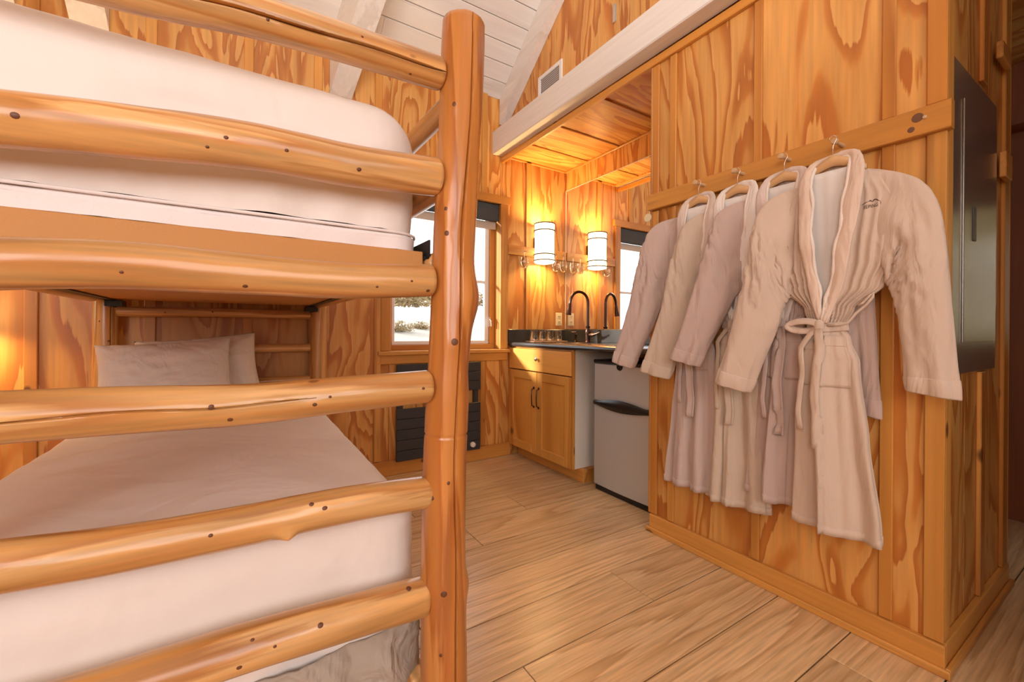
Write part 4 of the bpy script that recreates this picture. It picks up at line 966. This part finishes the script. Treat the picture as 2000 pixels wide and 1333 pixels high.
    hk = [(0, 0, -.056), (0, 0, -.022), (.004, 0, -.012), (.010, 0, -.001), (.010, 0, .009), (.004, 0, .015), (-.004, 0, .015), (-.010, 0, .008), (-.0105, 0, .001)]
    obj('hook', MB().tube([Wd2(*p) for p in hk], .0016, 8), hookm, hn, smooth=True, label='thin wire hook')
    return t, Wd, body, hem, wz, rows_
RS = [(.075, -.120, .06, -.26, .012, -.004), (.130, -.142, .09, -.36, .022, -.004), (.185, -.172, .125, -.44, .030, 0), (.232, -.215, .148, -.485, .034, .0), (.262, -.29, .160, -.505, .036, .002), (.278, -.41, .172, -.54, .037, .004), (.290, -.56, .182, -.62, .036, .002), (.300, -.70, .189, -.72, .033, 0), (.310, -.835, .196, -.822, .030, 0)]
LSv = [(-.075, -.118, -.06, -.26, .012, -.002), (-.120, -.135, -.085, -.36, .022, .002), (-.165, -.155, -.105, -.44, .030, .010), (-.200, -.195, -.120, -.495, .034, .016), (-.219, -.27, -.128, -.53, .036, .020), (-.236, -.40, -.138, -.565, .038, .026), (-.262, -.555, -.156, -.645, .038, .028), (-.298, -.71, -.195, -.76, .036, .024), (-.332, -.845, -.232, -.875, .032, .02)]
def thin(p, k0=.55, y0=-.012):
    n = len(p)-1; return [(a, b_, c, d, e*lerp(k0, 1, min(1, i/n*1.3)), f+y0*(1-min(1, i/n*1.3))) for i, (a, b_, c, d, e, f) in enumerate(p)]
def shiftp(p, dx=0, dz=0, k=1.0, dd=1.0, yo=0.0, w=0.0):
    n = len(p)-1; r = []
    for i, (a, b_, c, d, e, f) in enumerate(p):
        q = i/n; r.append((a*k+dx*q+w*q, b_+dz*q, c*k+dx*q-w*q, d+dz*q, e*dd, f+yo))
    return r
R1 = make_robe(0, beige, robemat('peach_lapel', (.74, .58, .47)), 1.0, dict(right=RS, left=LSv, hlabel='wooden hanger carrying the front beige robe'), 'front beige bath robe nearest the steel panel, belt tied and chest embroidered', True)
R2 = make_robe(1, mauve, robemat('pink_white_lapel', (.70, .58, .53)), 2.3, dict(right=shiftp(RS, -.005, -.10, 1, .6, -.012, -.012), left=thin(shiftp(LSv, -.04, .07)), ox=1.738, dep=.8, br=.0, wx=.01, hem=-1.30, hlabel='wooden hanger carrying the second robe from the steel panel'), 'mauve bath robe directly behind the front beige robe', False)
R3 = make_robe(2, beige2, robemat('white_lapel', (.80, .74, .69)), 3.7, dict(right=shiftp(RS, -.04, -.02, .95, .6, -.012), left=thin(shiftp(LSv, -.022, .0)), ox=1.738, dep=.8, br=.0, wx=.0, hem=-1.375, skf=5, hlabel='wooden hanger carrying the third robe from the steel panel'), 'sand-coloured bath robe with white lapel, third from the steel panel', False)
R4 = make_robe(3, mauve2, robemat('pale_lapel', (.68, .57, .51)), 5.1, dict(right=shiftp(RS, -.04, -.02, .95, .6, -.012), left=thin(shiftp(LSv, -.012, .03, 1.08, 1, 0, .012), .7), ox=1.738, dep=.8, br=.0, wx=.0, hem=-1.37, skf=7, bx=-.02, hlabel='wooden hanger carrying the robe nearest the fridge'), 'pale mauve bath robe nearest the mini fridge, sleeve over the counter', False)
# embroidery and neck label on the front robe
t1, Wd1, body1, hem1, wz1, rb = R1
mbv = MB().grid(rb); bvh = BVHTree.FromPolygons([Vector(p) for p in mbv.v], mbv.f)
def onrobe(x, z, off=.0035):
    o = Wd1(x, .2, z); h = bvh.ray_cast(o, Vector((1, 0, 0)))
    return (h[0]+Vector((-off, 0, 0))) if h[0] else Wd1(x, .06, z)
tc_ = bpy.data.curves.new('robe_lettering', 'FONT'); tc_.body = 'EEPING LA'; tc_.size = .0155; tc_.resolution_u = 3
to = bpy.data.objects.new('tmp_text', tc_); COL.objects.link(to); bpy.context.view_layer.update()
me_ = bpy.data.meshes.new_from_object(to); bpy.data.objects.remove(to)
mb = MB(); mb.v = [tuple(onrobe(.096+v.co.x*.72, -.262+v.co.y-.0+v.co.x*.05)) for v in me_.vertices]; mb.f = [tuple(p.vertices) for p in me_.polygons]
obj('embroidered_lettering', mb, embm, t1, fix=False, label='dark embroidered lettering')
mt = [(.090, -.247), (.102, -.242), (.112, -.2375), (.116, -.2415), (.122, -.2355), (.127, -.237), (.132, -.242), (.138, -.247)]
obj('embroidered_peaks', MB().tube([onrobe(x, z, .002) for x, z in mt], [.0006, .0011, .0018, .0009, .0014, .0013, .0010, .0005], 6), embm, t1, label='dark mountain outline')
lab = MB().grid([[Wd1(lerp(-.022, .024, i/6), -.0175+.001*math.sin(i), z+.002*math.sin(i*1.3)) for i in range(7)] for z in (-.135, -.145, -.155, -.163)])
lo_ = obj('neck_label', lab, plain('white_label', (.78, .78, .74), .8), t1, solid=.001, fix=False, label='white woven neck label')
obj('label_print', MB().grid([[Wd1(lerp(-.014, .018, i/6), -.0160+.001*math.sin(i), z) for i in range(7)] for z in (-.1475, -.1495)]), plain('label_grey', (.45, .45, .42), .8), lo_, fix=False)

# round tag at the end of the rail
tg = thing('hanging_tag', 'small round cream tag hanging at the mirror end of the peg rail', 'tag', (1.775, 1.50, 1.63))
obj('disc', MB().lathe((1.785, 1.503, 1.625), [(.001, -.003), (.021, -.003), (.023, 0), (.021, .003), (.001, .003)], 28, 'X'), plain('cream_tag', (.80, .70, .45), .5), tg, smooth='auto')
obj('cord', MB().tube([(1.785, 1.503, 1.645), (1.785, 1.5, 1.675), (1.782, 1.492, 1.695)], .0018, 6), hookm, tg)
